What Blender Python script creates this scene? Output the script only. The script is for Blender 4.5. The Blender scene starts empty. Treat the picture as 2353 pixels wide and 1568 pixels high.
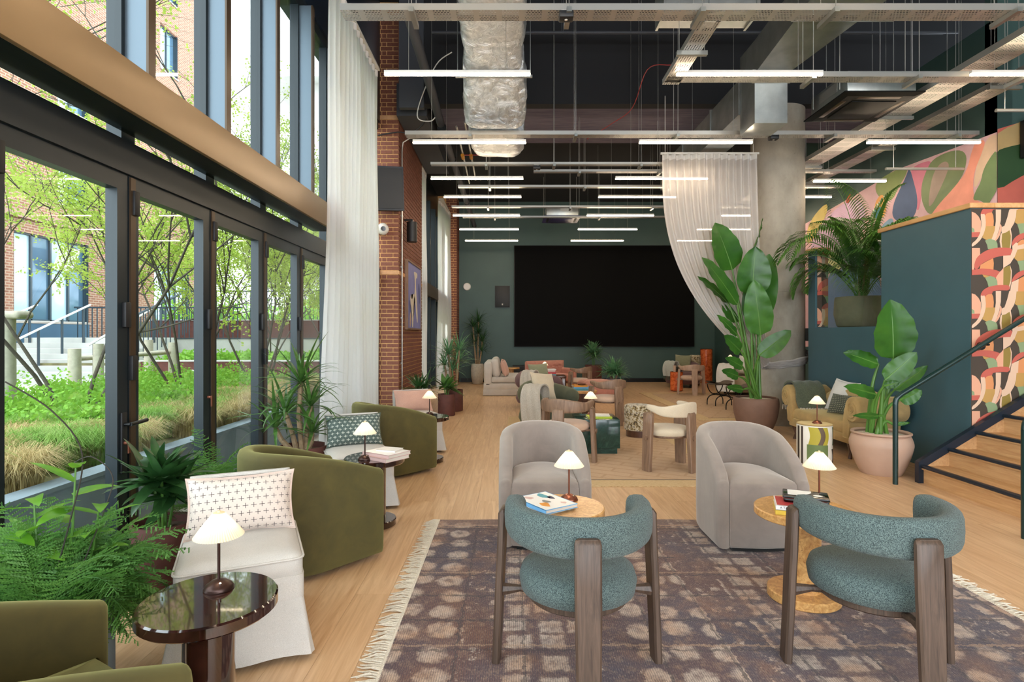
import bpy, bmesh, math, random
from mathutils import Vector, Matrix, noise
R = random.Random(7)
PI = math.pi
sc = bpy.context.scene
COL = sc.collection
# ------------------------------------------------------------------ camera, world, sun, exposure
cam_d = bpy.data.cameras.new('camera'); cam = bpy.data.objects.new('camera', cam_d); COL.objects.link(cam)
F = 1300.0; U0 = 1174.0; V0 = 770.0; EYE = 1.5
cam.location = (0, 0, EYE); cam.rotation_euler = (PI/2, 0, 0)
cam_d.sensor_width = 36; cam_d.lens = 36*F/2353
cam_d.shift_x = (1176.5-U0)/2353; cam_d.shift_y = (V0-784)/2353
cam_d.clip_end = 300; cam_d.clip_start = 0.05
sc.camera = cam
sc.view_settings.view_transform = 'Standard'; sc.view_settings.look = 'None'
sc.view_settings.gamma = 1; sc.view_settings.use_curve_mapping = False
sc.view_settings.exposure = 1.0
wd = bpy.data.worlds.new('sky'); sc.world = wd; wd.use_nodes = True
wn = wd.node_tree.nodes; wl = wd.node_tree.links
bg = wn['Background']
bg.inputs[0].default_value = (0.86, 0.93, 1.0, 1); bg.inputs[1].default_value = 3.8
sun_d = bpy.data.lights.new('sun', 'SUN'); sun = bpy.data.objects.new('sun', sun_d); COL.objects.link(sun)
sun_d.energy = 3.0; sun_d.angle = math.radians(3); sun_d.color = (1, .95, .86)
sun.rotation_euler = Vector((0.62, -0.50, -0.62)).to_track_quat('-Z', 'Y').to_euler()
sun.location = (-20, 20, 25)
try:
    sc.cycles.use_denoising = True
    sc.cycles.max_bounces = 6; sc.cycles.diffuse_bounces = 3; sc.cycles.glossy_bounces = 2
    sc.cycles.transparent_max_bounces = 9; sc.cycles.transmission_bounces = 4
    sc.cycles.sample_clamp_indirect = 6.0
    sc.cycles.caustics_reflective = False; sc.cycles.caustics_refractive = False
except Exception:
    pass

def fl(u, v):                      # a floor spot read off the photograph
    Y = EYE*F/(v-V0); return ((u-U0)/F*Y, Y)

# ------------------------------------------------------------------ colours and materials
def lin(c):
    c = c/255.0
    return c/12.92 if c <= .04045 else ((c+.055)/1.055)**2.4
def H(h):
    h = h.lstrip('#')
    return (lin(int(h[0:2], 16)), lin(int(h[2:4], 16)), lin(int(h[4:6], 16)), 1)
MATS = {}
class NT:
    def __init__(s, name):
        s.m = bpy.data.materials.new(name); s.m.use_nodes = True
        s.n = s.m.node_tree.nodes; s.l = s.m.node_tree.links
        s.b = s.n['Principled BSDF']; s.out = s.n['Material Output']
        MATS[name] = s.m
    def node(s, t, **kw):
        nd = s.n.new(t)
        for k, v in kw.items(): setattr(nd, k, v)
        return nd
    def link(s, a, b): s.l.new(a, b)
    def coord(s, scale=(1, 1, 1), kind='Object', rot=(0, 0, 0)):
        t = s.node('ShaderNodeTexCoord'); mp = s.node('ShaderNodeMapping')
        mp.inputs['Scale'].default_value = scale; mp.inputs['Rotation'].default_value = rot
        s.link(t.outputs[kind], mp.inputs[0]); return mp.outputs[0]
    def noise(s, co, scale, detail=3, rough=.55, dist=0):
        n = s.node('ShaderNodeTexNoise'); n.inputs['Scale'].default_value = scale
        n.inputs['Detail'].default_value = detail; n.inputs['Roughness'].default_value = rough
        n.inputs['Distortion'].default_value = dist
        if co is not None: s.link(co, n.inputs['Vector'])
        return n.outputs['Fac']
    def ramp(s, fac, stops):
        r = s.node('ShaderNodeValToRGB'); e = r.color_ramp.elements
        while len(e) < len(stops): e.new(.5)
        for i, (p, c) in enumerate(stops):
            e[i].position = p; e[i].color = H(c) if isinstance(c, str) else (c, c, c, 1)
        s.link(fac, r.inputs[0]); return r.outputs[0]
    def mix(s, fac, a, b, mode='MIX'):
        m = s.node('ShaderNodeMix', data_type='RGBA', blend_type=mode)
        for v, i in ((fac, 0), (a, 6), (b, 7)):
            if hasattr(v, 'is_output'): s.link(v, m.inputs[i])
            elif isinstance(v, str): m.inputs[i].default_value = H(v)
            else: m.inputs[i].default_value = v
        return m.outputs[2]
    def math(s, op, a, b=0.0, c=0.0):
        m = s.node('ShaderNodeMath', operation=op)
        for i, v in enumerate((a, b, c)):
            if hasattr(v, 'is_output'): s.link(v, m.inputs[i])
            else: m.inputs[i].default_value = v
        return m.outputs[0]
    def color(s, c):
        if hasattr(c, 'is_output'): s.link(c, s.b.inputs['Base Color'])
        else: s.b.inputs['Base Color'].default_value = H(c)
        return s
    def set(s, **kw):
        for k, v in kw.items():
            i = s.b.inputs[k.replace('_', ' ')]
            if hasattr(v, 'is_output'): s.link(v, i)
            elif isinstance(v, str): i.default_value = H(v)
            else: i.default_value = v
        return s
    def bump(s, h, strength=.3, dist=.01):
        b = s.node('ShaderNodeBump'); b.inputs['Strength'].default_value = strength; b.inputs['Distance'].default_value = dist
        s.link(h, b.inputs['Height']); s.link(b.outputs[0], s.b.inputs['Normal']); return s

def plain(name, c, rough=.6, metal=0.0, var=0.0, vs=6, bump=0.0, bs=60, **kw):
    t = NT(name)
    if var:
        f = t.noise(t.coord(), vs, 4)
        t.color(t.mix(t.ramp(f, [(.3, 0.0), (.7, 1.0)]), tuple(x*(1-var) for x in H(c)[:3])+(1,), tuple(min(1, x*(1+var)) for x in H(c)[:3])+(1,)))
    else: t.color(c)
    t.set(Roughness=rough, Metallic=metal, **kw)
    if bump: t.bump(t.noise(t.coord(), bs, 3), bump, .004)
    return t.m
def fabric(name, c1, c2, scale=260, bump=.35, rough=.95, sheen=.25, tint=None, var=.12):
    t = NT(name); co = t.coord()
    f = t.noise(co, scale, 2, .7); g = t.noise(co, 5, 3)
    c = t.mix(t.ramp(f, [(.36, 0.0), (.64, 1.0)]), c1, c2)
    c = t.mix(t.math('MULTIPLY', t.ramp(g, [(.35, 0.0), (.7, 1.0)]), var), c, (.02, .02, .02, 1))
    t.color(c).set(Roughness=rough, Sheen_Weight=sheen, Sheen_Roughness=.5)
    if tint: t.set(Sheen_Tint=tint)
    t.bump(f, bump, .002); return t.m
def velvet(name, c, edge, var=.25):
    t = NT(name); co = t.coord()
    g = t.noise(co, 7, 4, .6, .6); d = H(c)
    col = t.mix(t.ramp(g, [(.3, 0.0), (.72, 1.0)]), tuple(x*(1-var) for x in d[:3])+(1,), tuple(min(1, x*(1+var)) for x in d[:3])+(1,))
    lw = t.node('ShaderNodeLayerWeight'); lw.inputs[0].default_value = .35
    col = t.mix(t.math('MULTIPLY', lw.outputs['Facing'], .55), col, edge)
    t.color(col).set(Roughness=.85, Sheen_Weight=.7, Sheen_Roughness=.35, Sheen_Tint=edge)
    t.bump(t.noise(co, 16, 3), .12, .01); return t.m
def wood(name, c1, c2, scale=(18, 18, 1.6), rough=.45, coat=0.0, dist=1.2, bump=.06):
    t = NT(name); co = t.coord(scale)
    f = t.noise(co, 1.6, 6, .6, dist); g = t.noise(t.coord(tuple(x*6 for x in scale)), 2, 2)
    c = t.mix(t.ramp(f, [(.3, 0.0), (.68, 1.0)]), c1, c2)
    c = t.mix(t.math('MULTIPLY', g, .25), c, c1)
    t.color(c).set(Roughness=rough, Coat_Weight=coat, Coat_Roughness=.08)
    t.bump(f, bump, .004); return t.m
def leafmat(name, c1, c2, rough=.38, trans=.25, scale=9):
    t = NT(name)
    f = t.noise(t.coord(), scale, 3)
    oi = t.node('ShaderNodeObjectInfo')
    c = t.mix(t.ramp(f, [(.3, 0.0), (.7, 1.0)]), c1, c2)
    c = t.mix(t.math('MULTIPLY', oi.outputs['Random'], .35), c, c1)
    t.color(c).set(Roughness=rough, Specular_IOR_Level=.45)
    tr = t.node('ShaderNodeBsdfTranslucent'); t.link(t.mix(.5, c, c2), tr.inputs[0])
    mx = t.node('ShaderNodeMixShader'); mx.inputs[0].default_value = trans
    t.link(t.b.outputs[0], mx.inputs[1]); t.link(tr.outputs[0], mx.inputs[2]); t.link(mx.outputs[0], t.out.inputs[0])
    return t.m
def emit(name, c, s):
    t = NT(name); t.color('#000000').set(Emission_Color=c, Emission_Strength=s); return t.m
def glassmat(name, tint='#ffffff', refl=1.0, rough=0.0):
    t = NT(name); t.n.remove(t.b)
    tr = t.node('ShaderNodeBsdfTransparent'); tr.inputs[0].default_value = H(tint)
    gl = t.node('ShaderNodeBsdfGlossy'); gl.inputs['Roughness'].default_value = rough
    ge = t.node('ShaderNodeNewGeometry'); dt = t.node('ShaderNodeVectorMath', operation='DOT_PRODUCT')
    t.link(ge.outputs['Incoming'], dt.inputs[0]); t.link(ge.outputs['Normal'], dt.inputs[1])
    sch = t.math('ADD', .06, t.math('MULTIPLY', .94, t.math('POWER', t.math('SUBTRACT', 1.0, t.math('ABSOLUTE', dt.outputs['Value'])), 5.0)))
    mx = t.node('ShaderNodeMixShader'); t.link(t.math('MULTIPLY', sch, refl), mx.inputs[0])
    t.link(tr.outputs[0], mx.inputs[1]); t.link(gl.outputs[0], mx.inputs[2]); t.link(mx.outputs[0], t.out.inputs[0])
    return t.m

# setting
t = NT('oak'); co = t.coord((9, .55, 1)); oi = t.node('ShaderNodeObjectInfo')
va = t.node('ShaderNodeVectorMath', operation='ADD'); cb = t.node('ShaderNodeCombineXYZ')
t.link(t.math('MULTIPLY', oi.outputs['Random'], 37), cb.inputs[1]); t.link(t.math('MULTIPLY', oi.outputs['Random'], 91), cb.inputs[0])
t.link(co, va.inputs[0]); t.link(cb.outputs[0], va.inputs[1])
f = t.noise(va.outputs[0], 2.2, 6, .62, 1.4); g = t.noise(va.outputs[0], .5, 2)
c = t.mix(t.ramp(f, [(.28, 0.0), (.66, 1.0)]), '#c0946a', '#e6c49c')
c = t.mix(t.math('MULTIPLY', t.ramp(g, [(.4, 0.0), (.75, 1.0)]), .4), c, '#d0a67c')
c = t.mix(t.math('MULTIPLY', oi.outputs['Random'], .2), c, '#cda278')
t.color(c).set(Roughness=.33, Specular_IOR_Level=.5).bump(f, .04, .003)
wood('step_oak', '#b98b5c', '#d6ad7d', (14, 1.2, 14), .5)
wood('cap_oak', '#c08e58', '#d9aa72', (10, 1.2, 10), .5)
plain('wall_green', '#3a5350', .55, var=.06, vs=2)
plain('wall_teal_lit', '#3a5a64', .5, var=.06, vs=2)  # bluer copy of the wall paint with the window light put in
plain('ceiling_black', '#17181c', .85)
plain('ceiling_grey', '#3a3d44', .7)
t = NT('beam_concrete_purple_lit'); f = t.noise(t.coord((1, 9, 1)), 2.5, 6, .65)
t.color(t.ramp(f, [(.3, '#4b4458'), (.7, '#6a6270')])).set(Roughness=.8)  # concrete grain, with the purple light on the soffit put into its colour
plain('white_paint', '#d9d8d4', .6)
t = NT('brick'); oi = t.node('ShaderNodeObjectInfo'); f = t.noise(t.coord(), 40, 4)
ps = t.node('ShaderNodeNewGeometry')
c = t.mix(t.ramp(f, [(.3, 0.0), (.7, 1.0)]), '#5e3327', '#83503d')
c = t.mix(t.math('MULTIPLY', oi.outputs['Random'], .4), c, '#6b3a2c')
c = t.mix(t.math('MULTIPLY', ps.outputs['Random Per Island'], .45), c, '#8a5443')
t.color(c).set(Roughness=.8).bump(f, .3, .004)
plain('mortar', '#d6a871', .9, var=.1, vs=30)
plain('band_stone', '#cf9f74', .85, var=.1, vs=20)
plain('anthracite', '#1d262b', .38, .25)
plain('fin_grey', '#5d6c78', .4, .4)
plain('frame_bronze', '#4a3a2a', .4, .4)
plain('bronze', '#8d7351', .42, .35, var=.05, vs=2)
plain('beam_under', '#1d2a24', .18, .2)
glassmat('glass', '#eef6f4', 1.0)
glassmat('glass_far', '#dfe9ee', .7)
plain('black_metal', '#0d0e10', .4, .3)
plain('black_gloss', '#030304', .12)
plain('screen_black', '#040405', .75, Specular_IOR_Level=.12)
plain('rail_green', '#14302f', .25, .1)
plain('navy', '#152230', .35)
plain('chrome', '#c8c8c8', .2, 1.0)
plain('galvanised', '#a9adab', .33, .85, var=.14, vs=5, bump=.06, bs=9)
t = NT('foil'); co = t.coord(); f = t.noise(co, 9, 5, .7, 1.6)
t.color(t.ramp(f, [(.25, '#aab0b6'), (.7, '#dfe2e4')])).set(Metallic=.8, Roughness=.28).bump(f, .8, .03)
# perforated steel tray: real slots cut through the sheet
t = NT('perforated'); tc = t.node('ShaderNodeTexCoord'); sp = t.node('ShaderNodeSeparateXYZ'); t.link(tc.outputs['UV'], sp.inputs[0])
fx = t.math('FRACT', t.math('MULTIPLY', sp.outputs[0], 38)); row = t.math('FLOOR', t.math('MULTIPLY', sp.outputs[1], 42))
fx = t.math('FRACT', t.math('ADD', t.math('MULTIPLY', sp.outputs[0], 38), t.math('MULTIPLY', row, .5)))
fy = t.math('FRACT', t.math('MULTIPLY', sp.outputs[1], 42))
hole = t.math('MULTIPLY', t.math('LESS_THAN', t.math('ABSOLUTE', t.math('SUBTRACT', fx, .5)), .3), t.math('LESS_THAN', t.math('ABSOLUTE', t.math('SUBTRACT', fy, .5)), .2))
blk = t.math('LESS_THAN', t.math('FRACT', t.math('MULTIPLY', sp.outputs[0], 5.2)), .74)
t.color('#b9b8b4').set(Metallic=.7, Roughness=.4, Alpha=t.math('SUBTRACT', 1.0, t.math('MULTIPLY', hole, blk)))
plain('tray_steel', '#b4b3ae', .38, .75)
emit('led', '#ffe6c4', 30.0)
# fabrics and furniture
velvet('olive_velvet', '#463d17', '#a0a068'); velvet('taupe_velvet', '#80736a', '#d2cbc4', .12)
velvet('moss_velvet', '#3f4232', '#7d8068', .15); velvet('mauve_velvet', '#5c4143', '#957a7a', .15)
velvet('gold_velvet', '#a08252', '#d6c08c', .2); velvet('pink_velvet', '#b57868', '#e0b0a0', .15)
velvet('sage_velvet', '#7c7d62', '#b3b298', .12)
fabric('linen', '#bdb8b0', '#d2cdc6', 420, .2, .95, .1); fabric('linen_tan', '#b9a68c', '#cdbca2', 420, .2, .95, .1)
fabric('teal_boucle', '#1a292d', '#6c7e7b', 300, .8, .95, .08, None, .15)
fabric('cream_fabric', '#bfae93', '#d3c5ad', 380, .25); fabric('blush_fabric', '#bf9d84', '#d5b79f', 380, .25)
fabric('throw_wool', '#a39a8c', '#c2baad', 160, .6); fabric('throw_grey', '#9aa09a', '#c0c4bd', 160, .6)
fabric('throw_green', '#3d4334', '#5f6651', 160, .6); fabric('fringe', '#cbbfa9', '#e2d8c6', 200, .3)
fabric('pink_linen', '#c79683', '#dab3a2', 380, .2); fabric('white_linen', '#d8d5d0', '#e8e6e2', 380, .15)
fabric('flange_linen', '#c4ab9d', '#d6c2b6', 380, .2); fabric('black_base', '#121110', '#1c1a18', 100, .1)
def crosses(name, c1, c2, ink, sx, sy, thick=.07, arm=.34):
    t = NT(name); tc = t.node('ShaderNodeTexCoord'); sp = t.node('ShaderNodeSeparateXYZ'); t.link(tc.outputs['UV'], sp.inputs[0])
    y = t.math('MULTIPLY', sp.outputs[1], sy); row = t.math('FLOOR', y)
    x = t.math('ADD', t.math('MULTIPLY', sp.outputs[0], sx), t.math('MULTIPLY', t.math('MODULO', row, 2.0), .5))
    ax = t.math('ABSOLUTE', t.math('SUBTRACT', t.math('FRACT', x), .5)); ay = t.math('ABSOLUTE', t.math('SUBTRACT', t.math('FRACT', y), .5))
    hb = t.math('MULTIPLY', t.math('LESS_THAN', ax, arm), t.math('LESS_THAN', ay, thick))
    vb = t.math('MULTIPLY', t.math('LESS_THAN', ay, arm), t.math('LESS_THAN', ax, thick))
    k = t.math('MINIMUM', t.math('ADD', hb, vb), 1.0)
    f = t.noise(t.coord(), 300, 2, .7)
    t.color(t.mix(k, t.mix(f, c1, c2), ink)).set(Roughness=.95, Sheen_Weight=.15).bump(f, .25, .002)
crosses('cross_cream', '#cfc0b4', '#e0d3c8', '#4a4040', 13, 8, .035); crosses('cross_teal', '#41504c', '#5d6c66', '#c6cbbf', 11, 9, .06)
crosses('dot_green', '#3b3f36', '#4e5348', '#a6a68e', 16, 11, .12, .2)
wood('smoked_oak', '#35271e', '#5e4b3e', (34, 34, 1.6), .5); wood('brown_oak', '#6b5240', '#957760', (22, 22, 2), .5)
wood('pale_oak', '#a08470', '#bfa28c', (22, 22, 2), .5); wood('walnut', '#3c2318', '#5b3826', (20, 20, 2), .3, .5)
t = NT('dark_gloss'); f = t.noise(t.coord((3, 3, 3)), 3, 5, .6, 1.5)
t.color(t.ramp(f, [(.3, '#160a08'), (.7, '#3d2018')])).set(Roughness=.09, Coat_Weight=1.0, Coat_Roughness=.03)
t = NT('burl'); co = t.coord(); f = t.noise(co, 26, 7, .72, 1.0); g = t.noise(co, 75, 4, .7, .6)
c = t.mix(t.ramp(f, [(.34, 0.0), (.6, 1.0)]), '#a97239', '#dbab6c')
c = t.mix(t.ramp(g, [(.6, 0.0), (.7, .7)]), c, '#7c4a22')
t.color(c).set(Roughness=.3, Coat_Weight=.25, Coat_Roughness=.1)
plain('copper', '#7d4a38', .32, .7); plain('bronze_dark', '#3f2a24', .35, .6)
t = NT('pleated'); t.color('#efe2cc').set(Roughness=.8)
tr = t.node('ShaderNodeBsdfTranslucent'); tr.inputs[0].default_value = H('#fff0d8'); mx = t.node('ShaderNodeMixShader'); mx.inputs[0].default_value = .5
t.link(t.b.outputs[0], mx.inputs[1]); t.link(tr.outputs[0], mx.inputs[2]); t.link(mx.outputs[0], t.out.inputs[0])
plain('corten', '#5a332c', .75, .1, var=.22, vs=7, bump=.15, bs=40)
t = NT('concrete'); f = t.noise(t.coord((1, 1, .6)), 2.2, 6, .6); g = t.noise(t.coord(), 16, 5, .7)
c = t.ramp(f, [(.25, '#7d766b'), (.5, '#a19a8d'), (.78, '#b9b2a5')]); c = t.mix(t.ramp(g, [(.62, 0.0), (.75, .5)]), c, '#5f594f')
t.color(c).set(Roughness=.8).bump(g, .15, .01)
plain('pot_concrete', '#b3aca0', .85, var=.12, vs=18, bump=.2); plain('pot_brown', '#76594a', .7, var=.08, vs=8)
plain('pot_clay', '#b99a86', .55, var=.05, vs=5); plain('pot_stone', '#97826a', .85, var=.16, vs=6, bump=.1)
plain('pot_lilac', '#7d6f78', .6); plain('soil', '#5b4836', 1.0, var=.3, vs=60, bump=.6); plain('pebbles', '#cdc2b2', .9, var=.3, vs=90, bump=.8, bs=90)
t = NT('marble_green'); f = t.noise(t.coord(), 6, 7, .7, 1.8)
t.color(t.ramp(f, [(.3, '#0f2a25'), (.55, '#1d4038'), (.8, '#3c6257')])).set(Roughness=.2, Coat_Weight=.3)
t = NT('terrazzo'); f = t.noise(t.coord(), 12, 4, .6, .5)
t.color(t.ramp(f, [(.35, '#a2431f'), (.5, '#c9602f'), (.62, '#d9713c')])).set(Roughness=.2)
t = NT('boucle_stool'); f = t.noise(t.coord(), 26, 4, .6, .4)
t.color(t.ramp(f, [(.36, '#2e241e'), (.46, '#8a7448'), (.56, '#c8bda6'), (.68, '#4f3d30')])).set(Roughness=.95, Sheen_Weight=.3).bump(f, .6, .02)
plain('brick_far', '#8d5a43', .9)
t = MATS['brick_far']
t = NT('brick_building'); br = t.node('ShaderNodeTexBrick'); t.link(t.coord((1, 1, 1), 'UV'), br.inputs[0])
br.inputs['Scale'].default_value = 1.0; br.inputs['Brick Width'].default_value = .23; br.inputs['Row Height'].default_value = .077; br.inputs['Mortar Size'].default_value = .012
br.inputs['Color1'].default_value = H('#754b39'); br.inputs['Color2'].default_value = H('#8a5d48'); br.inputs['Mortar'].default_value = H('#9c8674')
t.color(br.outputs[0]).set(Roughness=.9)
t = NT('rug'); co = t.coord()
nz = t.node('ShaderNodeTexNoise'); nz.inputs['Scale'].default_value = 26; nz.inputs['Detail'].default_value = 4; nz.inputs['Roughness'].default_value = .7
wp = t.node('ShaderNodeVectorMath', operation='ADD'); sv = t.node('ShaderNodeVectorMath', operation='SCALE'); sv.inputs['Scale'].default_value = .07
t.link(co, nz.inputs[0]); t.link(nz.outputs['Color'], sv.inputs[0]); t.link(co, wp.inputs[0]); t.link(sv.outputs[0], wp.inputs[1])
def vor(scale, rand, metric='EUCLIDEAN'):
    v = t.node('ShaderNodeTexVoronoi', feature='F1', distance=metric); v.inputs['Scale'].default_value = scale; v.inputs['Randomness'].default_value = rand
    t.link(wp.outputs[0], v.inputs['Vector']); return v.outputs['Distance']
sp = t.node('ShaderNodeSeparateXYZ'); t.link(wp.outputs[0], sp.inputs[0])
hexa = t.ramp(vor(5.0, .28), [(.08, .6), (.2, .95), (.33, .8), (.43, 0.0)]); sqr = t.ramp(vor(6.0, .22, 'CHEBYCHEV'), [(.1, .75), (.3, .9), (.38, .1), (.45, 0.0)]); sml = t.ramp(vor(12.5, .25, 'CHEBYCHEV'), [(.12, .6), (.28, .9), (.36, 0.0)])
fx = t.math('FRACT', t.math('MULTIPLY', t.math('ADD', sp.outputs[0], 3.0), .78))
cells = t.mix(t.math('GREATER_THAN', fx, .36), hexa, sml); cells = t.mix(t.math('GREATER_THAN', fx, .52), cells, sqr); cells = t.mix(t.math('GREATER_THAN', fx, .84), cells, sml)
big = t.noise(co, 1.1, 3, .6); fine = t.noise(t.coord((70, 16, 1)), 3, 5, .8); mid = t.noise(co, 15, 5, .75); rust = t.noise(co, 2.6, 4, .6)
base = t.mix(t.ramp(big, [(.36, 0.0), (.6, 1.0)]), '#6c4639', '#4d4452')
base = t.mix(t.ramp(rust, [(.5, 0.0), (.68, .8)]), base, '#8c6147')
base = t.mix(t.ramp(mid, [(.5, 0.0), (.68, .7)]), base, '#9c7c66')
pale = t.mix(t.ramp(rust, [(.42, 0.0), (.66, 1.0)]), '#d3c0b0', '#cca07c')
c = t.mix(t.math('MULTIPLY', cells, t.ramp(mid, [(.3, .2), (.52, .95)])), base, pale)
gx = t.math('LESS_THAN', t.math('FRACT', t.math('MULTIPLY', sp.outputs[0], 3.12)), .05); gy = t.math('LESS_THAN', t.math('FRACT', t.math('MULTIPLY', sp.outputs[1], 3.6)), .06)
c = t.mix(t.math('MULTIPLY', t.math('MAXIMUM', gx, gy), t.ramp(mid, [(.35, .1), (.55, .75)])), c, '#33292c')
gz = t.math('LESS_THAN', t.math('FRACT', t.math('ADD', t.math('MULTIPLY', sp.outputs[1], 1.2), .62)), .02)
c = t.mix(t.math('MULTIPLY', gz, .6), c, '#b8977a')
bo = t.math('LESS_THAN', t.math('ABSOLUTE', t.math('SUBTRACT', sp.outputs[1], 1.2)), .012); c = t.mix(bo, c, '#b9967c')
bo = t.math('GREATER_THAN', sp.outputs[1], 1.215); c = t.mix(t.math('MULTIPLY', bo, .45), c, '#a58370')
wv = t.node('ShaderNodeTexWave', wave_type='BANDS', bands_direction='X'); wv.inputs['Scale'].default_value = 30; wv.inputs['Distortion'].default_value = 2.5; wv.inputs['Detail'].default_value = 3
t.link(co, wv.inputs[0])
c = t.mix(t.math('MULTIPLY', t.ramp(wv.outputs[1], [(.2, 1.0), (.55, 0.0)]), .36), c, '#23263a')
c = t.mix(t.ramp(fine, [(.36, .65), (.47, 0.0)]), c, '#2a2326')
c = t.mix(t.ramp(fine, [(.55, 0.0), (.68, .55)]), c, '#c9b5a4')
t.color(c).set(Roughness=1.0, Sheen_Weight=.15).bump(fine, .6, .006)
t = NT('jute'); co = t.coord(); f = t.noise(t.coord((10, 60, 1)), 3, 4, .7); g = t.noise(co, 3, 3)
c = t.mix(t.ramp(f, [(.35, 0.0), (.65, 1.0)]), '#b89a6e', '#dfc79e'); c = t.mix(t.math('MULTIPLY', g, .3), c, '#b58d5c')
t.color(c).set(Roughness=1.0).bump(f, .6, .006)
t = NT('jute_center'); co = t.coord(); f = t.noise(t.coord((10, 60, 1)), 3, 4, .7)
br = t.node('ShaderNodeTexBrick'); t.link(t.coord((1, 1, 1), 'Object', (0, 0, .5)), br.inputs[0]); br.inputs['Scale'].default_value = 1; br.inputs['Brick Width'].default_value = .5; br.inputs['Row Height'].default_value = .16; br.inputs['Mortar Size'].default_value = .016
br.inputs['Color1'].default_value = H('#c2a486'); br.inputs['Color2'].default_value = H('#c6a88a'); br.inputs['Mortar'].default_value = H('#b79879')
t.color(t.mix(t.ramp(f, [(.3, .5), (.6, 0.0)]), br.outputs[0], '#a5876a')).set(Roughness=1.0).bump(f, .5, .006)
# plants
leafmat('leaf_dark', '#1c3a1e', '#3a6432', .3, .12); leafmat('leaf_mid', '#2f5a26', '#5b8a3a', .35, .25)
leafmat('leaf_strap', '#27481f', '#5e8a3f', .33, .2); leafmat('leaf_bright', '#4f8a22', '#86bf3a', .35, .4)
leafmat('leaf_bop', '#23501c', '#467a2a', .32, .2, 3); leafmat('leaf_fern', '#3c7030', '#79ab52', .5, .3)
leafmat('leaf_palm', '#356428', '#6c9640', .35, .2); leafmat('leaf_blue', '#3a7048', '#86b886', .4, .2)
leafmat('leaf_tree', '#8fae3a', '#c3d868', .6, .5, 3); leafmat('leaf_shrub', '#5f9a2c', '#9fd052', .6, .4, 3)
leafmat('grass_tan', '#b39b66', '#d9c795', .8, .3, 3); leafmat('grass_green', '#6c9a3c', '#a4c766', .7, .3, 3)
plain('stalk', '#4f7a2f', .4); plain('cane', '#8a7458', .8, var=.25, vs=30); plain('bark', '#4d473c', .9, var=.25, vs=20)
plain('stem_dark', '#2a251c', .7)
# sheer curtain
t = NT('sheer'); t.color('#eceef1').set(Roughness=.9)
tl = t.node('ShaderNodeBsdfTranslucent'); tl.inputs[0].default_value = H('#f6f8fc'); tp = t.node('ShaderNodeBsdfTransparent')
m1 = t.node('ShaderNodeMixShader'); m1.inputs[0].default_value = .6; m2 = t.node('ShaderNodeMixShader'); m2.inputs[0].default_value = .14
t.link(t.b.outputs[0], m1.inputs[1]); t.link(tl.outputs[0], m1.inputs[2]); t.link(m1.outputs[0], m2.inputs[1]); t.link(tp.outputs[0], m2.inputs[2]); t.link(m2.outputs[0], t.out.inputs[0])
t = NT('sheer_drape'); t.color('#d4cfcc').set(Roughness=.9)
tl = t.node('ShaderNodeBsdfTranslucent'); tl.inputs[0].default_value = H('#d6d1ce'); tp = t.node('ShaderNodeBsdfTransparent')
m1 = t.node('ShaderNodeMixShader'); m1.inputs[0].default_value = .35; m2 = t.node('ShaderNodeMixShader'); m2.inputs[0].default_value = .16
t.link(t.b.outputs[0], m1.inputs[1]); t.link(tl.outputs[0], m1.inputs[2]); t.link(m1.outputs[0], m2.inputs[1]); t.link(tp.outputs[0], m2.inputs[2]); t.link(m2.outputs[0], t.out.inputs[0])
plain('panel_black', '#08090a', .6, 0, Specular_IOR_Level=.25)
# exterior
plain('paving', '#c6c0b4', .9, var=.08, vs=3); plain('render_grey', '#7f8d96', .85, var=.08, vs=4); plain('concrete_pale', '#b9bab6', .9, var=.08, vs=2)
plain('timber_grey', '#b3ad9d', .85, var=.15, vs=12); plain('window_blue', '#4f6a80', .1, .2); plain('window_pale', '#a8c0cf', .08, .1)
plain('frame_dark', '#2b3a44', .5); plain('orange_clad', '#b0644c', .8, var=.1); plain('ground_soil', '#6f6a48', 1.0, var=.3, vs=4)
plain('silver_rail', '#d6d8d6', .4, .4)
for nm, cc in (('red_cable', '#b02a2c'), ('yellow_valve', '#c58a2a'), ('white_plastic', '#dcdad4'), ('black_plastic', '#141518'), ('pages', '#d8cfc2'), ('book_blue', '#6aa8d8'), ('book_red', '#b8393b'), ('book_white', '#e3e0dc'), ('book_yellow', '#cfae3c'), ('book_black', '#15161a'), ('book_pink', '#c9a9a3'), ('book_lime', '#b9cb3a'), ('book_teal', '#4b92a0'), ('book_orange', '#d98e2e'), ('ink', '#2c3550'), ('white_ink', '#e8e8e8'), ('grey_ink', '#7c7c7c'), ('leather', '#57483c'), ('wal_cream', '#d6b59b'), ('wal_peach', '#cf8a58'), ('wal_pink', '#b95a4c'), ('wal_dark', '#41362c'), ('wal_green', '#84966f'), ('wal_olive', '#8a7433'), ('wal_blush', '#d79f82'), ('wal_ochre', '#b48c4c')):
    plain(nm, cc, .55)
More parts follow.
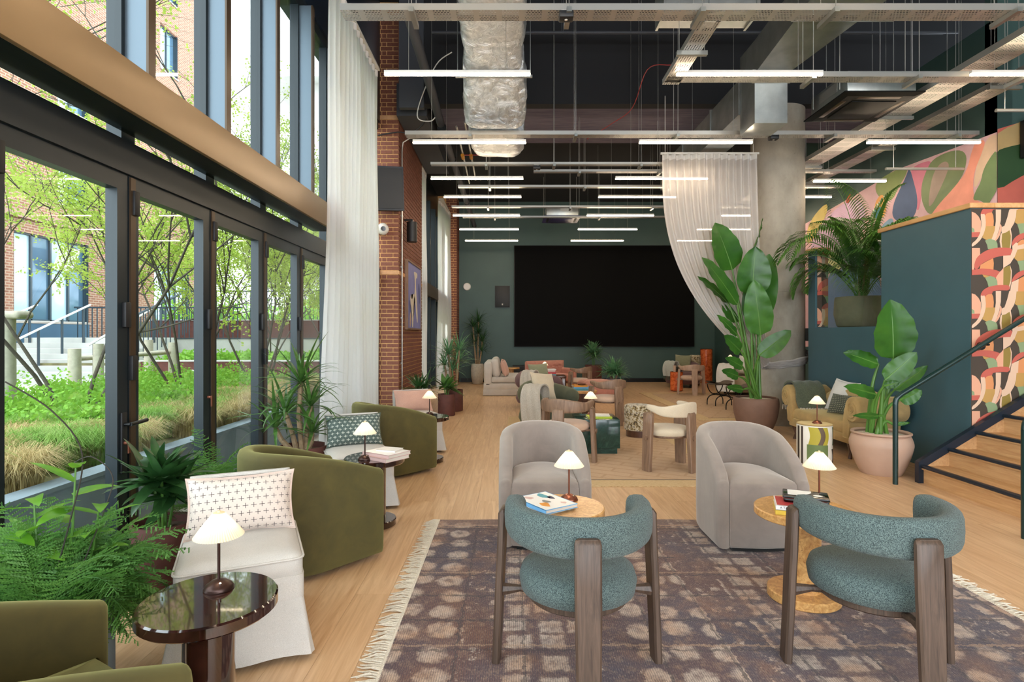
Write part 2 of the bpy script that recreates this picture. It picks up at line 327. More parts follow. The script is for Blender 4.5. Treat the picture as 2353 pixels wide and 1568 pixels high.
# ------------------------------------------------------------------ mesh helpers
class MB:
    def __init__(s): s.v = []; s.f = []; s.m = []; s.uv = None; s.cur = 0
    def add(s, vs, fs):
        o = len(s.v); s.v += [tuple(p) for p in vs]
        for f in fs: s.f.append(tuple(i+o for i in f)); s.m.append(s.cur)
        return s
    def box(s, c, d, rz=0, M=None):
        x, y, z = d[0]/2, d[1]/2, d[2]/2
        vs = [Vector((a*x, b*y, e*z)) for e in (-1, 1) for b in (-1, 1) for a in (-1, 1)]
        if rz: Q = Matrix.Rotation(rz, 3, 'Z'); vs = [Q @ p for p in vs]
        if M is not None: vs = [M @ p for p in vs]
        c = Vector(c); vs = [p+c for p in vs]
        return s.add(vs, [(0, 2, 3, 1), (4, 5, 7, 6), (0, 1, 5, 4), (2, 6, 7, 3), (0, 4, 6, 2), (1, 3, 7, 5)])
    def span(s, x0, x1, y0, y1, z0, z1): return s.box(((x0+x1)/2, (y0+y1)/2, (z0+z1)/2), (abs(x1-x0), abs(y1-y0), abs(z1-z0)))
    def rbox(s, c, d, r=.01, seg=2, M=None):
        bm = bmesh.new(); bmesh.ops.create_cube(bm, size=1)
        for p in bm.verts: p.co = Vector((p.co.x*d[0], p.co.y*d[1], p.co.z*d[2]))
        bmesh.ops.bevel(bm, geom=list(bm.edges), offset=min(r, min(d)*.49), segments=seg, profile=.5, affect='EDGES')
        bm.verts.index_update(); c = Vector(c)
        vs = [((M @ p.co) if M is not None else p.co)+c for p in bm.verts]; fs = [tuple(q.index for q in f.verts) for f in bm.faces]
        bm.free(); return s.add(vs, fs)
    def loft(s, rings, closed=True, cap0=False, cap1=False):
        n = len(rings[0]); o = []
        for r in rings: o += r
        fs = []
        for i in range(len(rings)-1):
            for j in range(n if closed else n-1):
                k = (j+1) % n; fs.append((i*n+j, i*n+k, (i+1)*n+k, (i+1)*n+j))
        if cap0: fs.append(tuple(reversed(range(n))))
        if cap1: fs.append(tuple((len(rings)-1)*n+j for j in range(n)))
        return s.add(o, fs)
    def cyl(s, p0, p1, r0, r1=None, n=12, caps=True):
        r1 = r0 if r1 is None else r1
        p0 = Vector(p0); p1 = Vector(p1); d = (p1-p0).normalized()
        a = d.orthogonal().normalized(); b = d.cross(a)
        ring = lambda p, r: [p+a*(r*math.cos(2*PI*i/n))+b*(r*math.sin(2*PI*i/n)) for i in range(n)]
        return s.loft([ring(p0, r0), ring(p1, r1)], True, caps, caps)
    def tube(s, pts, r, n=8, caps=True, flat=1.0):
        pts = [Vector(p) for p in pts]; m = len(pts)
        rr = r if isinstance(r, (list, tuple)) else [r]*m
        rings = []; a = None
        for i, p in enumerate(pts):
            d = (pts[min(i+1, m-1)]-pts[max(i-1, 0)]).normalized()
            if a is None: a = d.orthogonal().normalized()
            else:
                a = a-d*a.dot(d)
                a = a.normalized() if a.length > 1e-6 else d.orthogonal().normalized()
            b = d.cross(a)
            rings.append([p+a*(rr[i]*math.cos(2*PI*k/n))+b*(rr[i]*flat*math.sin(2*PI*k/n)) for k in range(n)])
        return s.loft(rings, True, caps, caps)
    def lathe(s, prof, n=32, c=(0, 0, 0), fn=None):
        rings = []
        for r, z in prof:
            ring = []
            for i in range(n):
                a = 2*PI*i/n; q = r*(fn(a, z) if fn else 1)
                ring.append((c[0]+q*math.cos(a), c[1]+q*math.sin(a), c[2]+z))
            rings.append(ring)
        return s.loft(rings, True, prof[0][0] > 1e-4, prof[-1][0] > 1e-4)
    def grid(s, fn, nu, nv):
        vs = [fn(i/nu, j/nv) for j in range(nv+1) for i in range(nu+1)]
        if s.uv is None: s.uv = []
        s.uv += [(i/nu, j/nv) for j in range(nv+1) for i in range(nu+1)]
        return s.add(vs, [(j*(nu+1)+i, j*(nu+1)+i+1, (j+1)*(nu+1)+i+1, (j+1)*(nu+1)+i) for j in range(nv) for i in range(nu)])
    def mesh(s, name, mats, smooth=40):
        me = bpy.data.meshes.new(name); me.from_pydata(s.v, [], s.f); me.validate()
        ml = mats if isinstance(mats, (list, tuple)) else [mats]
        for m in ml: me.materials.append(MATS[m])
        if len(ml) > 1 and len(me.polygons) == len(s.m): me.polygons.foreach_set('material_index', s.m)
        if s.uv and len(s.uv) == len(me.vertices):
            ul = me.uv_layers.new(name='UVMap')
            for lp in me.loops: ul.data[lp.index].uv = s.uv[lp.vertex_index]
        if smooth:
            me.polygons.foreach_set('use_smooth', [True]*len(me.polygons)); me.set_sharp_from_angle(angle=math.radians(smooth))
        me.update(); return me

def add_obj(name, data, parent=None, loc=(0, 0, 0), rz=0, M=None):
    o = bpy.data.objects.new(name, data); COL.objects.link(o)
    if parent is not None: o.parent = parent
    if M is not None: o.matrix_local = M
    else: o.location = loc; o.rotation_euler = (0, 0, rz)
    return o
def part(name, mb, mat, parent=None, loc=(0, 0, 0), rz=0, smooth=40, M=None):
    return add_obj(name, mb.mesh(name, mat, smooth), parent, loc, rz, M)
def tag(o, label, cat, group=None, kind=None):
    if label: o['label'] = label
    if cat: o['category'] = cat
    if group: o['group'] = group
    if kind: o['kind'] = kind
    return o
def thing(name, label, cat, loc=(0, 0, 0), rz=0, group=None):
    return tag(add_obj(name, None, None, loc, rz), label, cat, group)
def struct(name, mb, mat, parent=None, smooth=30, label=None):
    o = part(name, mb, mat, parent, smooth=smooth)
    if parent is None: o['kind'] = 'structure'
    if label: o['label'] = label
    return o
def copy_tree(o, parent=None, loc=None, rz=None):
    c = o.copy(); COL.objects.link(c)
    if parent is not None: c.parent = parent
    if loc is not None: c.location = loc
    if rz is not None: c.rotation_euler = (0, 0, rz)
    for ch in list(o.children): copy_tree(ch, c)
    return c
def clone(root, label, loc, rz, group=None):
    c = copy_tree(root, None, loc, rz); c['label'] = label
    if group: c['group'] = group
    return c
def rnd(a, b): return R.uniform(a, b)
def lerp(a, b, t): return a+(b-a)*t
def sm(t): t = max(0, min(1, t)); return t*t*(3-2*t)
def bez(p0, p1, p2, p3, n):
    p0, p1, p2, p3 = map(Vector, (p0, p1, p2, p3)); out = []
    for i in range(n+1):
        t = i/n; q = 1-t; out.append(p0*q**3+p1*3*q*q*t+p2*3*q*t*t+p3*t**3)
    return out
def smooth_path(pts, n=6):
    pts = [Vector(p) for p in pts]; out = []
    for i in range(len(pts)-1):
        a, b, c, d = pts[max(i-1, 0)], pts[i], pts[i+1], pts[min(i+2, len(pts)-1)]
        for k in range(n):
            t = k/n; out.append(.5*((2*b)+(c-a)*t+(2*a-5*b+4*c-d)*t*t+(3*b-a-3*c+d)*t**3))
    return out+[pts[-1]]
def textmesh(body, size, mat, parent, M, name='lettering', extrude=.0004, ax='CENTER', bold=False):
    cu = bpy.data.curves.new(name, 'FONT'); cu.body = body; cu.size = size; cu.extrude = extrude; cu.align_x = ax; cu.align_y = 'CENTER'
    cu.resolution_u = 2
    if bold: cu.offset = size*.018
    tmp = bpy.data.objects.new('tmp', cu); COL.objects.link(tmp)
    dg = bpy.context.evaluated_depsgraph_get(); me = bpy.data.meshes.new_from_object(tmp.evaluated_get(dg))
    bpy.data.objects.remove(tmp); bpy.data.curves.remove(cu)
    me.materials.clear(); me.materials.append(MATS[mat])
    return add_obj(name, me, parent, M=M)
def clip_poly(poly, x0, x1, y0, y1):
    for ax, lim, sgn in ((0, x0, 1), (0, x1, -1), (1, y0, 1), (1, y1, -1)):
        out = []
        for i in range(len(poly)):
            a, b = poly[i-1], poly[i]; ia = (a[ax]-lim)*sgn >= 0; ib = (b[ax]-lim)*sgn >= 0
            if ia != ib:
                t = (lim-a[ax])/(b[ax]-a[ax]); out.append((a[0]+(b[0]-a[0])*t, a[1]+(b[1]-a[1])*t))
            if ib: out.append(b)
        poly = out
        if len(poly) < 3: return []
    return poly
def soft(poly, n=2):
    for _ in range(n):
        out = []
        for i in range(len(poly)):
            a, b = poly[i], poly[(i+1) % len(poly)]
            out += [(a[0]*.75+b[0]*.25, a[1]*.75+b[1]*.25), (a[0]*.25+b[0]*.75, a[1]*.25+b[1]*.75)]
        poly = out
    return poly
def uvplane(mb, o, du, dv, lu, lv):
    o = Vector(o); du = Vector(du); dv = Vector(dv)
    if mb.uv is None: mb.uv = []
    mb.uv += [(0, 0), (lu, 0), (lu, lv), (0, lv)]
    return mb.add([o, o+du*lu, o+du*lu+dv*lv, o+dv*lv], [(0, 1, 2, 3)])
# ------------------------------------------------------------------ floor
floor = struct('floor', MB().span(-2.34, 9.5, -5, 18.05, -.2, -.012), 'black_base', label='light oak plank floor')
pw, pl = .2, 1.83
plank = MB().box((0, 0, 0), (pw-.0012, pl-.0012, .012)).mesh('plank', 'oak', 0)
rest = MB()
rows = int((9.5+2.3)/pw)
cnt = 0
for i in range(rows+1):
    x = -2.3+pw*(i+.5); off = (i*.61) % 1.83
    for k in range(-4, 12):
        y = off+k*pl-1.0+pl/2
        if y-pl/2 < -5 or y+pl/2 > 18.04: continue
        vis = y+pl/2 > 2.2 and abs(x)/max(y, .1) < 1.0 and x < 4.3
        if vis and cnt < 300:
            add_obj('plank', plank, floor, (x, y, -.006)); cnt += 1
        else: rest.box((x, y, -.006), (pw-.0012, pl-.0012, .012))
# board ends against the end walls
for i in range(rows+1):
    x = -2.3+pw*(i+.5); off = (i*.61) % 1.83
    ys = [off+k*pl-1.0 for k in range(-4, 12)]
    lo = min(y for y in ys if y >= -5); hi = max(y for y in ys if y <= 18.04)
    rest.span(x-pw/2+.0006, x+pw/2-.0006, -5, lo-.0006, -.012, 0)
    if 18.04-hi > .02: rest.span(x-pw/2+.0006, x+pw/2-.0006, hi+.0006, 18.04, -.012, 0)
ro = part('plank_field', rest, 'oak', floor, smooth=0); ro['kind'] = 'stuff'
# ------------------------------------------------------------------ back wall, right walls, ceiling
wb = struct('wall_back', MB().span(-2.9, 9.5, 18.05, 18.3, -.2, 5.8), 'wall_green', label='dark green painted end wall')
struct('baseboard_back', MB().span(-1.6, 6.4, 18.02, 18.05, 0, .12), 'black_metal')
struct('ceiling', MB().span(-1.82, 9.5, 9.5, 18.3, 5.75, 6.0).span(-2.9, -1.82, 12.4, 18.3, 5.75, 6.0), 'ceiling_black', label='black painted ceiling slab')
struct('ceiling_upper', MB().span(-2.9, 9.5, -5, 13, 7.3, 7.5), 'ceiling_black')
struct('ceiling_downstand', MB().span(-1.82, 9.5, 9.3, 9.5, 5.3, 7.3), 'ceiling_black')
struct('ceiling_beam', MB().span(-1.3, 9.5, 9.5, 11.2, 5.3, 5.75), 'beam_concrete_purple_lit', label='raw concrete ceiling beam')
struct('trim_1', MB().span(-1.93, -1.42, 9.55, 13.0, 5.2, 5.75), 'ceiling_grey', label='dark grey boxed bulkhead above the brick pier')
struct('trim_2', MB().span(-1.82, -1.42, 9.2, 9.299, 5.2, 7.3), 'ceiling_grey')
struct('wall_rear', MB().span(-2.34, -2.2, -5.1, -5, 0, 7.3).span(9.3, 9.5, -5.1, -5, 0, 7.3).span(-2.3, 9.4, -5.1, -5, 5.2, 7.3).span(-2.3, 9.4, -5.1, -5, 0, .1), 'anthracite')
struct('wall_far_right', MB().span(9.3, 9.5, -5, 7.9, -.2, 7.3), 'wall_green')
MX = 6.5; MY = 7.56
wr = struct('wall_right', MB().span(MX, MX+.2, MY, 18.05, -.2, 5.75), 'wall_green', label='long wall behind the staircase painted with a mural')
wm = struct('wall_landing', MB().span(MX, 9.3, MY, MY+.2, -.2, 5.3).span(MX, 9.3, MY, MY+.2, 5.3, 7.3), 'wall_green')
# mural: painted shapes, each a flat patch of paint on the plaster
def mc(px, py): return (1780+px/2.8, 240+py/2.8)
def on_right(u, v): Y = MX*F/(u-U0); return (Y, EYE+(V0-v)*Y/F)
MUR = []
def mural(col, pts, k): MUR.append((col, [on_right(*mc(*p)) for p in pts], k))
n_ = 0
def hexmat(h):
    nm = 'paint_'+h.strip('#')
    if nm not in MATS: plain(nm, h, .6, var=.08, vs=4)
    return nm
mural('#d9b0b8', [(195, 770), (660, 500), (760, 430), (1432, 178), (1432, 1560), (195, 1560)], 0)
for col, pts in [
    ('#8a9a5e', [(650, 500), (760, 430), (858, 395), (850, 450), (800, 530), (760, 620), (700, 620), (650, 570)]),
    ('#cf7890', [(872, 405), (1020, 350), (985, 430), (950, 530), (940, 640), (920, 700), (900, 600), (885, 500)]),
    ('#44597f', [(868, 400), (897, 500), (922, 600), (915, 690), (880, 745), (820, 765), (755, 730), (765, 640), (800, 560), (845, 470)]),
    ('#78875c', [(1020, 348), (1160, 288), (1240, 310), (1230, 420), (1180, 510), (1100, 610), (1050, 690), (990, 715), (945, 620), (945, 520), (975, 430)]),
    ('#a58d80', [(1060, 385), (1105, 362), (1128, 390), (1105, 460), (1060, 560), (1020, 640), (990, 665), (998, 560), (1020, 450)]),
    ('#d8b9a0', [(1365, 215), (1440, 180), (1440, 290), (1350, 430), (1300, 540), (1280, 520), (1300, 400)]),
    ('#ee9a84', [(1240, 430), (1270, 300), (1300, 235), (1365, 225), (1330, 330), (1288, 430), (1278, 530), (1290, 620), (1380, 640), (1375, 690), (1250, 700), (975, 760), (1060, 640), (1150, 545)]),
    ('#6d8358', [(1440, 280), (1440, 540), (1405, 600), (1370, 660), (1330, 615), (1275, 620), (1295, 560), (1330, 500), (1345, 420), (1390, 340)]),
    ('#cbbca8', [(735, 800), (880, 730), (990, 720), (960, 780), (690, 830)]),
    ('#7fa3bf', [(690, 780), (760, 720), (770, 780), (690, 820)]),
    ('#e0c96f', [(205, 820), (250, 720), (340, 625), (345, 690), (290, 800), (215, 920)]),
    ('#d3b0d2', [(230, 900), (330, 740), (430, 640), (560, 600), (600, 760), (480, 960), (250, 960)]),
    ('#e7a255', [(650, 620), (705, 565), (728, 680), (690, 745), (640, 725)]),
    ('#3f86c0', [(630, 690), (690, 650), (702, 700), (650, 745)]),
    ('#c23f37', [(455, 630), (498, 560), (482, 640)]),
    ('#e8e0a0', [(345, 960), (440, 960), (430, 1060), (405, 1120), (370, 1125), (345, 1060)]),
    ('#b99cc4', [(430, 1000), (560, 960), (700, 980), (690, 1090), (420, 1120)]),
    ('#7389c0', [(330, 1085), (440, 1060), (690, 1040), (720, 1560), (330, 1560)]),
    ('#8f3f46', [(600, 800), (660, 760), (690, 820), (640, 900)])]:
    n_ += 1; mural(col, soft(pts), n_)
for col, pts, k in MUR:
    e = MX-.002-.0006*k; q = clip_poly(pts, MY+.001, 17.9, 1.2, 5.2)
    if len(q) < 3: continue
    o = part('mural_patch', MB().add([(e, y, z) for y, z in q], [tuple(range(len(q)))]), hexmat(col), wr, smooth=0)
def on_front(px, py): u, v = mc(px, py); return ((u-U0)*MY/F, EYE+(V0-v)*MY/F)
for k, (col, pts) in enumerate([('#bd5f50', [(1432, 160), (1900, 20), (1900, 900), (1432, 900)]), ('#a98f60', soft([(1400, 170), (1900, 10), (1900, 300), (1560, 250), (1400, 330)])), ('#22401f', soft([(1400, 310), (1520, 265), (1900, 200), (1900, 330), (1600, 450), (1400, 580)]))]):
    q = clip_poly([on_front(*p) for p in pts], MX+.001, 9.2, 1.6, 5.2)
    part('mural_patch', MB().add([(x, MY-.002-.0006*k, z) for x, z in q], [tuple(range(len(q)))]), hexmat(col), wm, smooth=0)
# ------------------------------------------------------------------ stair walls
HX = 4.71; TOPZ = 2.8; WY = 5.80
hw = struct('wall_stair_side', MB().span(HX, HX+.2, WY, 7.195, -.2, TOPZ).span(HX, HX+.2, 7.195, 8.76, -.2, 1.61).span(HX, HX+.2, 8.76, 8.96, -.2, TOPZ), 'wall_teal_lit', label='half wall painted in a window-lit teal with a planter opening')
pwall = struct('wall_stair_front', MB().span(HX+.2, 9.3, WY, WY+.2, -.2, TOPZ).span(HX+.002, HX+.2, WY-.003, WY, 0, TOPZ), 'wall_teal_lit', label='half wall papered with interlaced arcs beside the stairs')
struct('trim_3', MB().rbox((HX+.1, (WY+7.195)/2, TOPZ+.025), (.26, 7.195-WY+.06, .05), .006), 'cap_oak', label='pale oak capping along the teal half wall')
struct('trim_4', MB().rbox(((HX+.2+9.3)/2, WY+.1, TOPZ+.025), (9.3-HX-.26, .26, .05), .006), 'cap_oak', label='pale oak capping above the papered wall')
struct('trim_5', MB().rbox((HX+.1, 8.86, TOPZ+.025), (.26, .26, .05), .006), 'cap_oak')
gl = struct('window_balustrade', MB().add([(HX+.1, 7.2, 1.61), (HX+.1, 8.755, 1.61), (HX+.1, 8.755, 2.76), (HX+.1, 7.2, 2.74), (HX+.112, 7.2, 1.61), (HX+.112, 8.755, 1.61), (HX+.112, 8.755, 2.76), (HX+.112, 7.2, 2.74)], [(0, 1, 2, 3), (7, 6, 5, 4), (3, 2, 6, 7)]), 'glass', smooth=0, label='clear glass balustrade in the planter opening')
struct('floor_landing', MB().span(HX+.2, MX, WY+.2, 11, 1.4, 1.61), 'black_base')
# wallpaper: interlaced arcs
WP = ['wal_dark', 'wal_cream', 'wal_peach', 'wal_pink', 'wal_green', 'wal_olive', 'wal_blush', 'wal_ochre']
CELL = [
    (6, [(30, 100), (90, 120), (150, 180), (190, 260), (190, 460), (30, 460)], 0), (4, [(30, 370), (75, 400), (80, 455), (30, 455)], 0), (3, [(30, 460), (170, 455), (160, 540), (30, 545)], 0),
    (2, [(255, 170), (290, 125), (380, 105), (405, 160), (415, 260), (410, 350), (262, 350)], 0), (7, [(262, 350), (445, 348), (425, 460), (385, 580), (280, 590), (212, 552), (245, 460)], 0),
    (3, [(180, 175), (190, 90), (250, 55), (400, 60), (385, 110), (300, 120), (250, 175), (215, 215)], 1),
    (1, [(195, 100), (262, 130), (280, 330), (245, 470), (190, 585), (110, 665), (30, 718), (30, 655), (100, 600), (150, 530), (185, 440), (200, 300), (185, 180)], 1),
    (4, [(262, 605), (330, 572), (400, 575), (455, 605), (478, 660), (482, 745), (312, 755), (298, 680)], 0),
    (1, [(448, 60), (542, 60), (537, 250), (505, 420), (440, 600), (375, 580), (430, 430), (450, 260)], 0), (6, [(520, 300), (555, 350), (548, 430), (510, 535), (445, 620), (436, 585), (490, 480), (520, 380)], 1),
    (1, [(685, 60), (812, 60), (800, 190), (770, 300), (710, 400), (640, 465), (555, 490), (548, 440), (555, 365), (600, 345), (650, 200)], 0),
    (7, [(812, 60), (951, 60), (951, 305), (825, 315), (780, 285), (802, 180)], 0), (4, [(822, 310), (951, 300), (951, 475), (868, 500), (855, 420)], 0),
    (1, [(540, 480), (705, 385), (728, 500), (724, 650), (705, 750), (540, 750), (515, 620), (525, 520)], 0), (5, [(558, 482), (620, 465), (688, 422), (710, 520), (706, 650), (690, 745), (562, 740), (548, 620)], 0),
    (3, [(725, 660), (755, 575), (830, 510), (900, 478), (951, 465), (951, 565), (880, 590), (805, 655), (735, 710)], 1), (2, [(815, 655), (880, 600), (930, 580), (951, 600), (951, 690), (825, 700)], 0),
    (7, [(820, 755), (951, 738), (951, 945), (828, 965), (768, 910)], 0), (4, [(822, 965), (951, 948), (951, 1125), (868, 1140), (855, 1050)], 0), (1, [(805, 700), (951, 660), (951, 742), (815, 765)], 0),
    (6, [(30, 733), (170, 733), (175, 860), (120, 920), (75, 1010), (65, 1112), (30, 1112)], 0), (2, [(160, 1112), (180, 1030), (280, 970), (400, 912), (412, 1000), (405, 1125), (300, 1115)], 0),
    (3, [(62, 1090), (90, 940), (150, 862), (260, 785), (400, 735), (540, 725), (745, 735), (722, 868), (560, 868), (420, 902), (280, 962), (180, 1025), (125, 1110)], 1),
    (1, [(735, 700), (800, 635), (835, 650), (822, 770), (780, 880), (700, 1005), (576, 1085), (576, 868), (702, 862), (738, 770)], 0),
    (6, [(445, 1255), (500, 1160), (540, 1130), (582, 1078), (578, 1385), (476, 1390), (470, 1310)], 0),
    (3, [(30, 1112), (200, 1092), (340, 1098), (450, 1120), (520, 1148), (480, 1200), (440, 1260), (350, 1222), (220, 1196), (30, 1206)], 0),
    (7, [(212, 1195), (345, 1225), (290, 1255), (240, 1245)], 0), (4, [(258, 1256), (350, 1222), (420, 1242), (462, 1290), (478, 1390), (318, 1415), (298, 1330)], 0),
    (5, [(580, 1085), (690, 1035), (712, 1120), (705, 1300), (685, 1392), (576, 1392)], 0), (1, [(692, 1025), (726, 1130), (720, 1300), (690, 1450), (676, 1392), (702, 1300), (708, 1150)], 0),
    (1, [(722, 1330), (845, 1275), (850, 1380), (832, 1492), (695, 1492)], 0), (2, [(845, 1275), (930, 1230), (951, 1230), (951, 1492), (832, 1492)], 0),
    (3, [(722, 1315), (755, 1225), (850, 1145), (951, 1115), (951, 1195), (880, 1232), (800, 1285), (725, 1335)], 1),
    (3, [(178, 1560), (212, 1478), (300, 1418), (420, 1388), (560, 1378), (690, 1388), (682, 1478), (540, 1472), (420, 1482), (320, 1522), (230, 1572)], 1)]
PR = []
def wpx(x, y): return ((2228+x/7.608-U0)*WY/F, EYE+(V0-(474+y/7.608))*WY/F)
for ci in range(0, 7):
    for ri in range(-1, 4):
        for k_, (mi, pts, sf) in enumerate(CELL):
            q = [wpx(a+921*ci, b_+1425*ri) for a, b_ in (soft(pts, 1) if sf else pts)]
            q = clip_poly(q, HX+.004, 9.2, .02, TOPZ-.01)
            if len(q) > 2: PR.append((mi, q, k_))
mb = MB(); mb.cur = 0
mb.add([(HX+.003, WY-.0045, .0), (9.2, WY-.0045, .0), (9.2, WY-.0045, TOPZ-.005), (HX+.003, WY-.0045, TOPZ-.005)], [(0, 1, 2, 3)])
for mi, q, k in PR:
    mb.cur = mi; mb.add([(x, WY-.005-.00012*k, z) for x, z in q], [tuple(range(len(q)))])
part('wallpaper', mb, WP, pwall, smooth=0)
mb = MB(); mb.cur = 0; mb.add([(HX+.03, 8.757, 1.62), (HX+.2, 8.757, 1.62), (HX+.2, 8.757, TOPZ), (HX+.03, 8.757, TOPZ)], [(0, 1, 2, 3)])
for mi, q, k in PR:
    q2 = clip_poly([(x, z) for x, z in q], HX+.031, HX+.199, 1.625, TOPZ-.01)
    if len(q2) > 2: mb.cur = mi; mb.add([(x, 8.756-.00012*k, z) for x, z in q2], [tuple(range(len(q2)))])
part('wallpaper', mb, WP, hw, smooth=0)
# ------------------------------------------------------------------ staircase
st = thing('staircase', 'oak staircase with black nosings rising beside the papered wall', 'staircase', (4.17, 4.2, 0))
rise, going, SW = .17, .277, 1.55
for k in range(9):
    x = k*going
    part('riser', MB().span(x, x+.02, 0, SW, k*rise, (k+1)*rise-.03), 'step_oak', st, smooth=0)
    tr_ = part('tread', MB().span(x-.02, x+going+.02, 0, SW, (k+1)*rise-.03, (k+1)*rise), 'step_oak', st, smooth=0)
    part('nosing', MB().rbox((x-.005, SW/2, (k+1)*rise+.002), (.06, SW-.02, .03), .006), 'navy', tr_)
part('carcass', MB().add([(.03, .01, 0), (2.49, .01, 0), (2.49, .01, 1.45), (.03, SW-.01, 0), (2.49, SW-.01, 0), (2.49, SW-.01, 1.45)], [(0, 1, 2), (5, 4, 3), (0, 2, 5, 3), (1, 4, 5, 2)]), 'step_oak', st, smooth=0)
mb = MB(); L = 3.0
prof = [(-.05, 0), (.03, 0), (.03, .175), (L, .175+(L-.03)*rise/going), (L, .264+(L-.03)*rise/going), (-.05, .215)]
yy = (SW-.035, SW+.02)
mb.add([(x, yy[0], z) for x, z in prof]+[(x, yy[1], z) for x, z in prof], [tuple(range(6)), tuple(range(11, 5, -1))]+[(i, (i+1) % 6, 6+(i+1) % 6, 6+i) for i in range(6)])
part('stringer', mb, 'navy', st, smooth=0)
mb = MB(); prof = [(.03, 0), (2.5, 0), (2.5, .18+2.47*rise/going), (.03, .18)]
mb.add([(x, SW-.012, z) for x, z in prof]+[(x, SW+.01, z) for x, z in prof], [(0, 1, 2, 3), (7, 6, 5, 4)]+[(i, (i+1) % 4, 4+(i+1) % 4, 4+i) for i in range(4)])
part('string_panel', mb, 'step_oak', st, smooth=0)
hr = thing('handrail', 'dark green tubular handrail on a post in front of the papered wall', 'handrail', (3.86, 5.68, 0))
sl = rise/going
pts = smooth_path([(0, 0, .80), (.012, 0, .86), (.06, 0, .905)], 4)+[(3.2, 0, .905+3.14*sl)]
part('post', MB().cyl((0, 0, 0), (0, 0, .8), .024, n=14), 'rail_green', hr)
part('rail', MB().tube(pts, .024, 14), 'rail_green', hr)
bx = .94
part('wall_bracket', MB().tube([(bx, .0, .905+bx*sl-.08), (bx, .05, .905+bx*sl-.08), (bx, .1, .905+bx*sl-.09)], .011, 8).cyl((bx, .085, .81+bx*sl), (bx, .105, .81+bx*sl), .04, n=16), 'black_metal', hr)
hr2 = thing('handrail', 'blue-green handrail post cut off by the picture edge beside the stairs', 'handrail', (3.78, 4.16, 0))
pts = smooth_path([(0, 0, .80), (.012, 0, .86), (.06, 0, .905)], 4)+[(3.2, 0, .905+3.14*sl)]
part('post', MB().cyl((0, 0, 0), (0, 0, .8), .024, n=14), 'rail_green', hr2); part('rail', MB().tube(pts, .024, 14), 'rail_green', hr2)
# ------------------------------------------------------------------ concrete column
cl = struct('column', MB().lathe([(.425, 0), (.425, 2.2), (.422, 2.205), (.425, 2.21), (.425, 5.3)], 48), 'concrete', label='round raw concrete column'); cl.location = (4.56, 9.68, 0)
# ------------------------------------------------------------------ brick pier
PX0, PX1, PY0, PY1, PT = -2.6, -1.95, 9.85, 12.4, 7.3
pier = struct('pier_brick', MB().span(PX0+.012, PX1-.012, PY0+.012, PY1, -.2, PT), 'mortar', label='tall red brick pier with cream joints')
CO = .075; bh = CO-.015
bm_a = {}
def brick_mesh(w, d):
    k = (round(w, 3), round(d, 3))
    if k not in bm_a: bm_a[k] = MB().box((0, 0, 0), (w-.015, d, bh)).mesh('brick', 'brick', 0)
    return bm_a[k]
side = MB(); nb = 0
bands = (34, 70)
for r in range(int(PT/CO)):
    z = CO*(r+.5)
    if r in bands: continue
    row = [.22, .085, .345] if r % 2 else [.11, .22, .085, .235]
    x = PX1
    for i, w in enumerate(row):
        x0 = x-w; d = .1 if i else .1
        xc = (x+x0)/2+.004; ww = w
        if i == 0: add_obj('brick', brick_mesh(ww, .1), pier, ((x+x0)/2+.006, PY0+.05, z))
        elif nb < 300 and x0 > -2.52: add_obj('brick', brick_mesh(ww, .1), pier, ((x+x0)/2+.006, PY0+.05, z))
        else: side.box(((x+x0)/2+.006, PY0+.05, z), (ww-.012, .1, bh))
        nb += 1; x = x0
    y = PY0+.1+.006; k = 0
    while y < PY1-.02:
        w = min((.225 if (k+r) % 2 else .112), PY1-y); side.box((PX1-.05, y+w/2, z), (.1, w-.012, bh)); y += w; k += 1
so = part('brick_field', side, 'brick', pier, smooth=0); so['kind'] = 'stuff'
for r in bands: part('stone_band', MB().span(PX0, PX1+.004, PY0-.004, PY1, CO*r+.006, CO*(r+1)-.006), 'band_stone', pier, smooth=0)
pier2 = struct('pier_far', MB().span(-2.6, -1.662, 17.31, 18.05, -.2, 5.75), 'mortar', label='narrow brick pier against the green end wall')
side = MB(); n2 = 0; fm = {}
for r in range(int(5.7/CO)):
    z = CO*(r+.5); x = -1.65
    for w in ([.225, .112] if r % 2 else [.112, .225]):
        add_obj('brick', brick_mesh(w, .1), pier2, (x-w/2+.002, 17.35, z)); x -= w
    for k in range(3): side.box((-1.7, 17.3+.1+.225*k+.11, z), (.1, .213, bh))
so = part('brick_field', side, 'brick', pier2, smooth=0); so['kind'] = 'stuff'
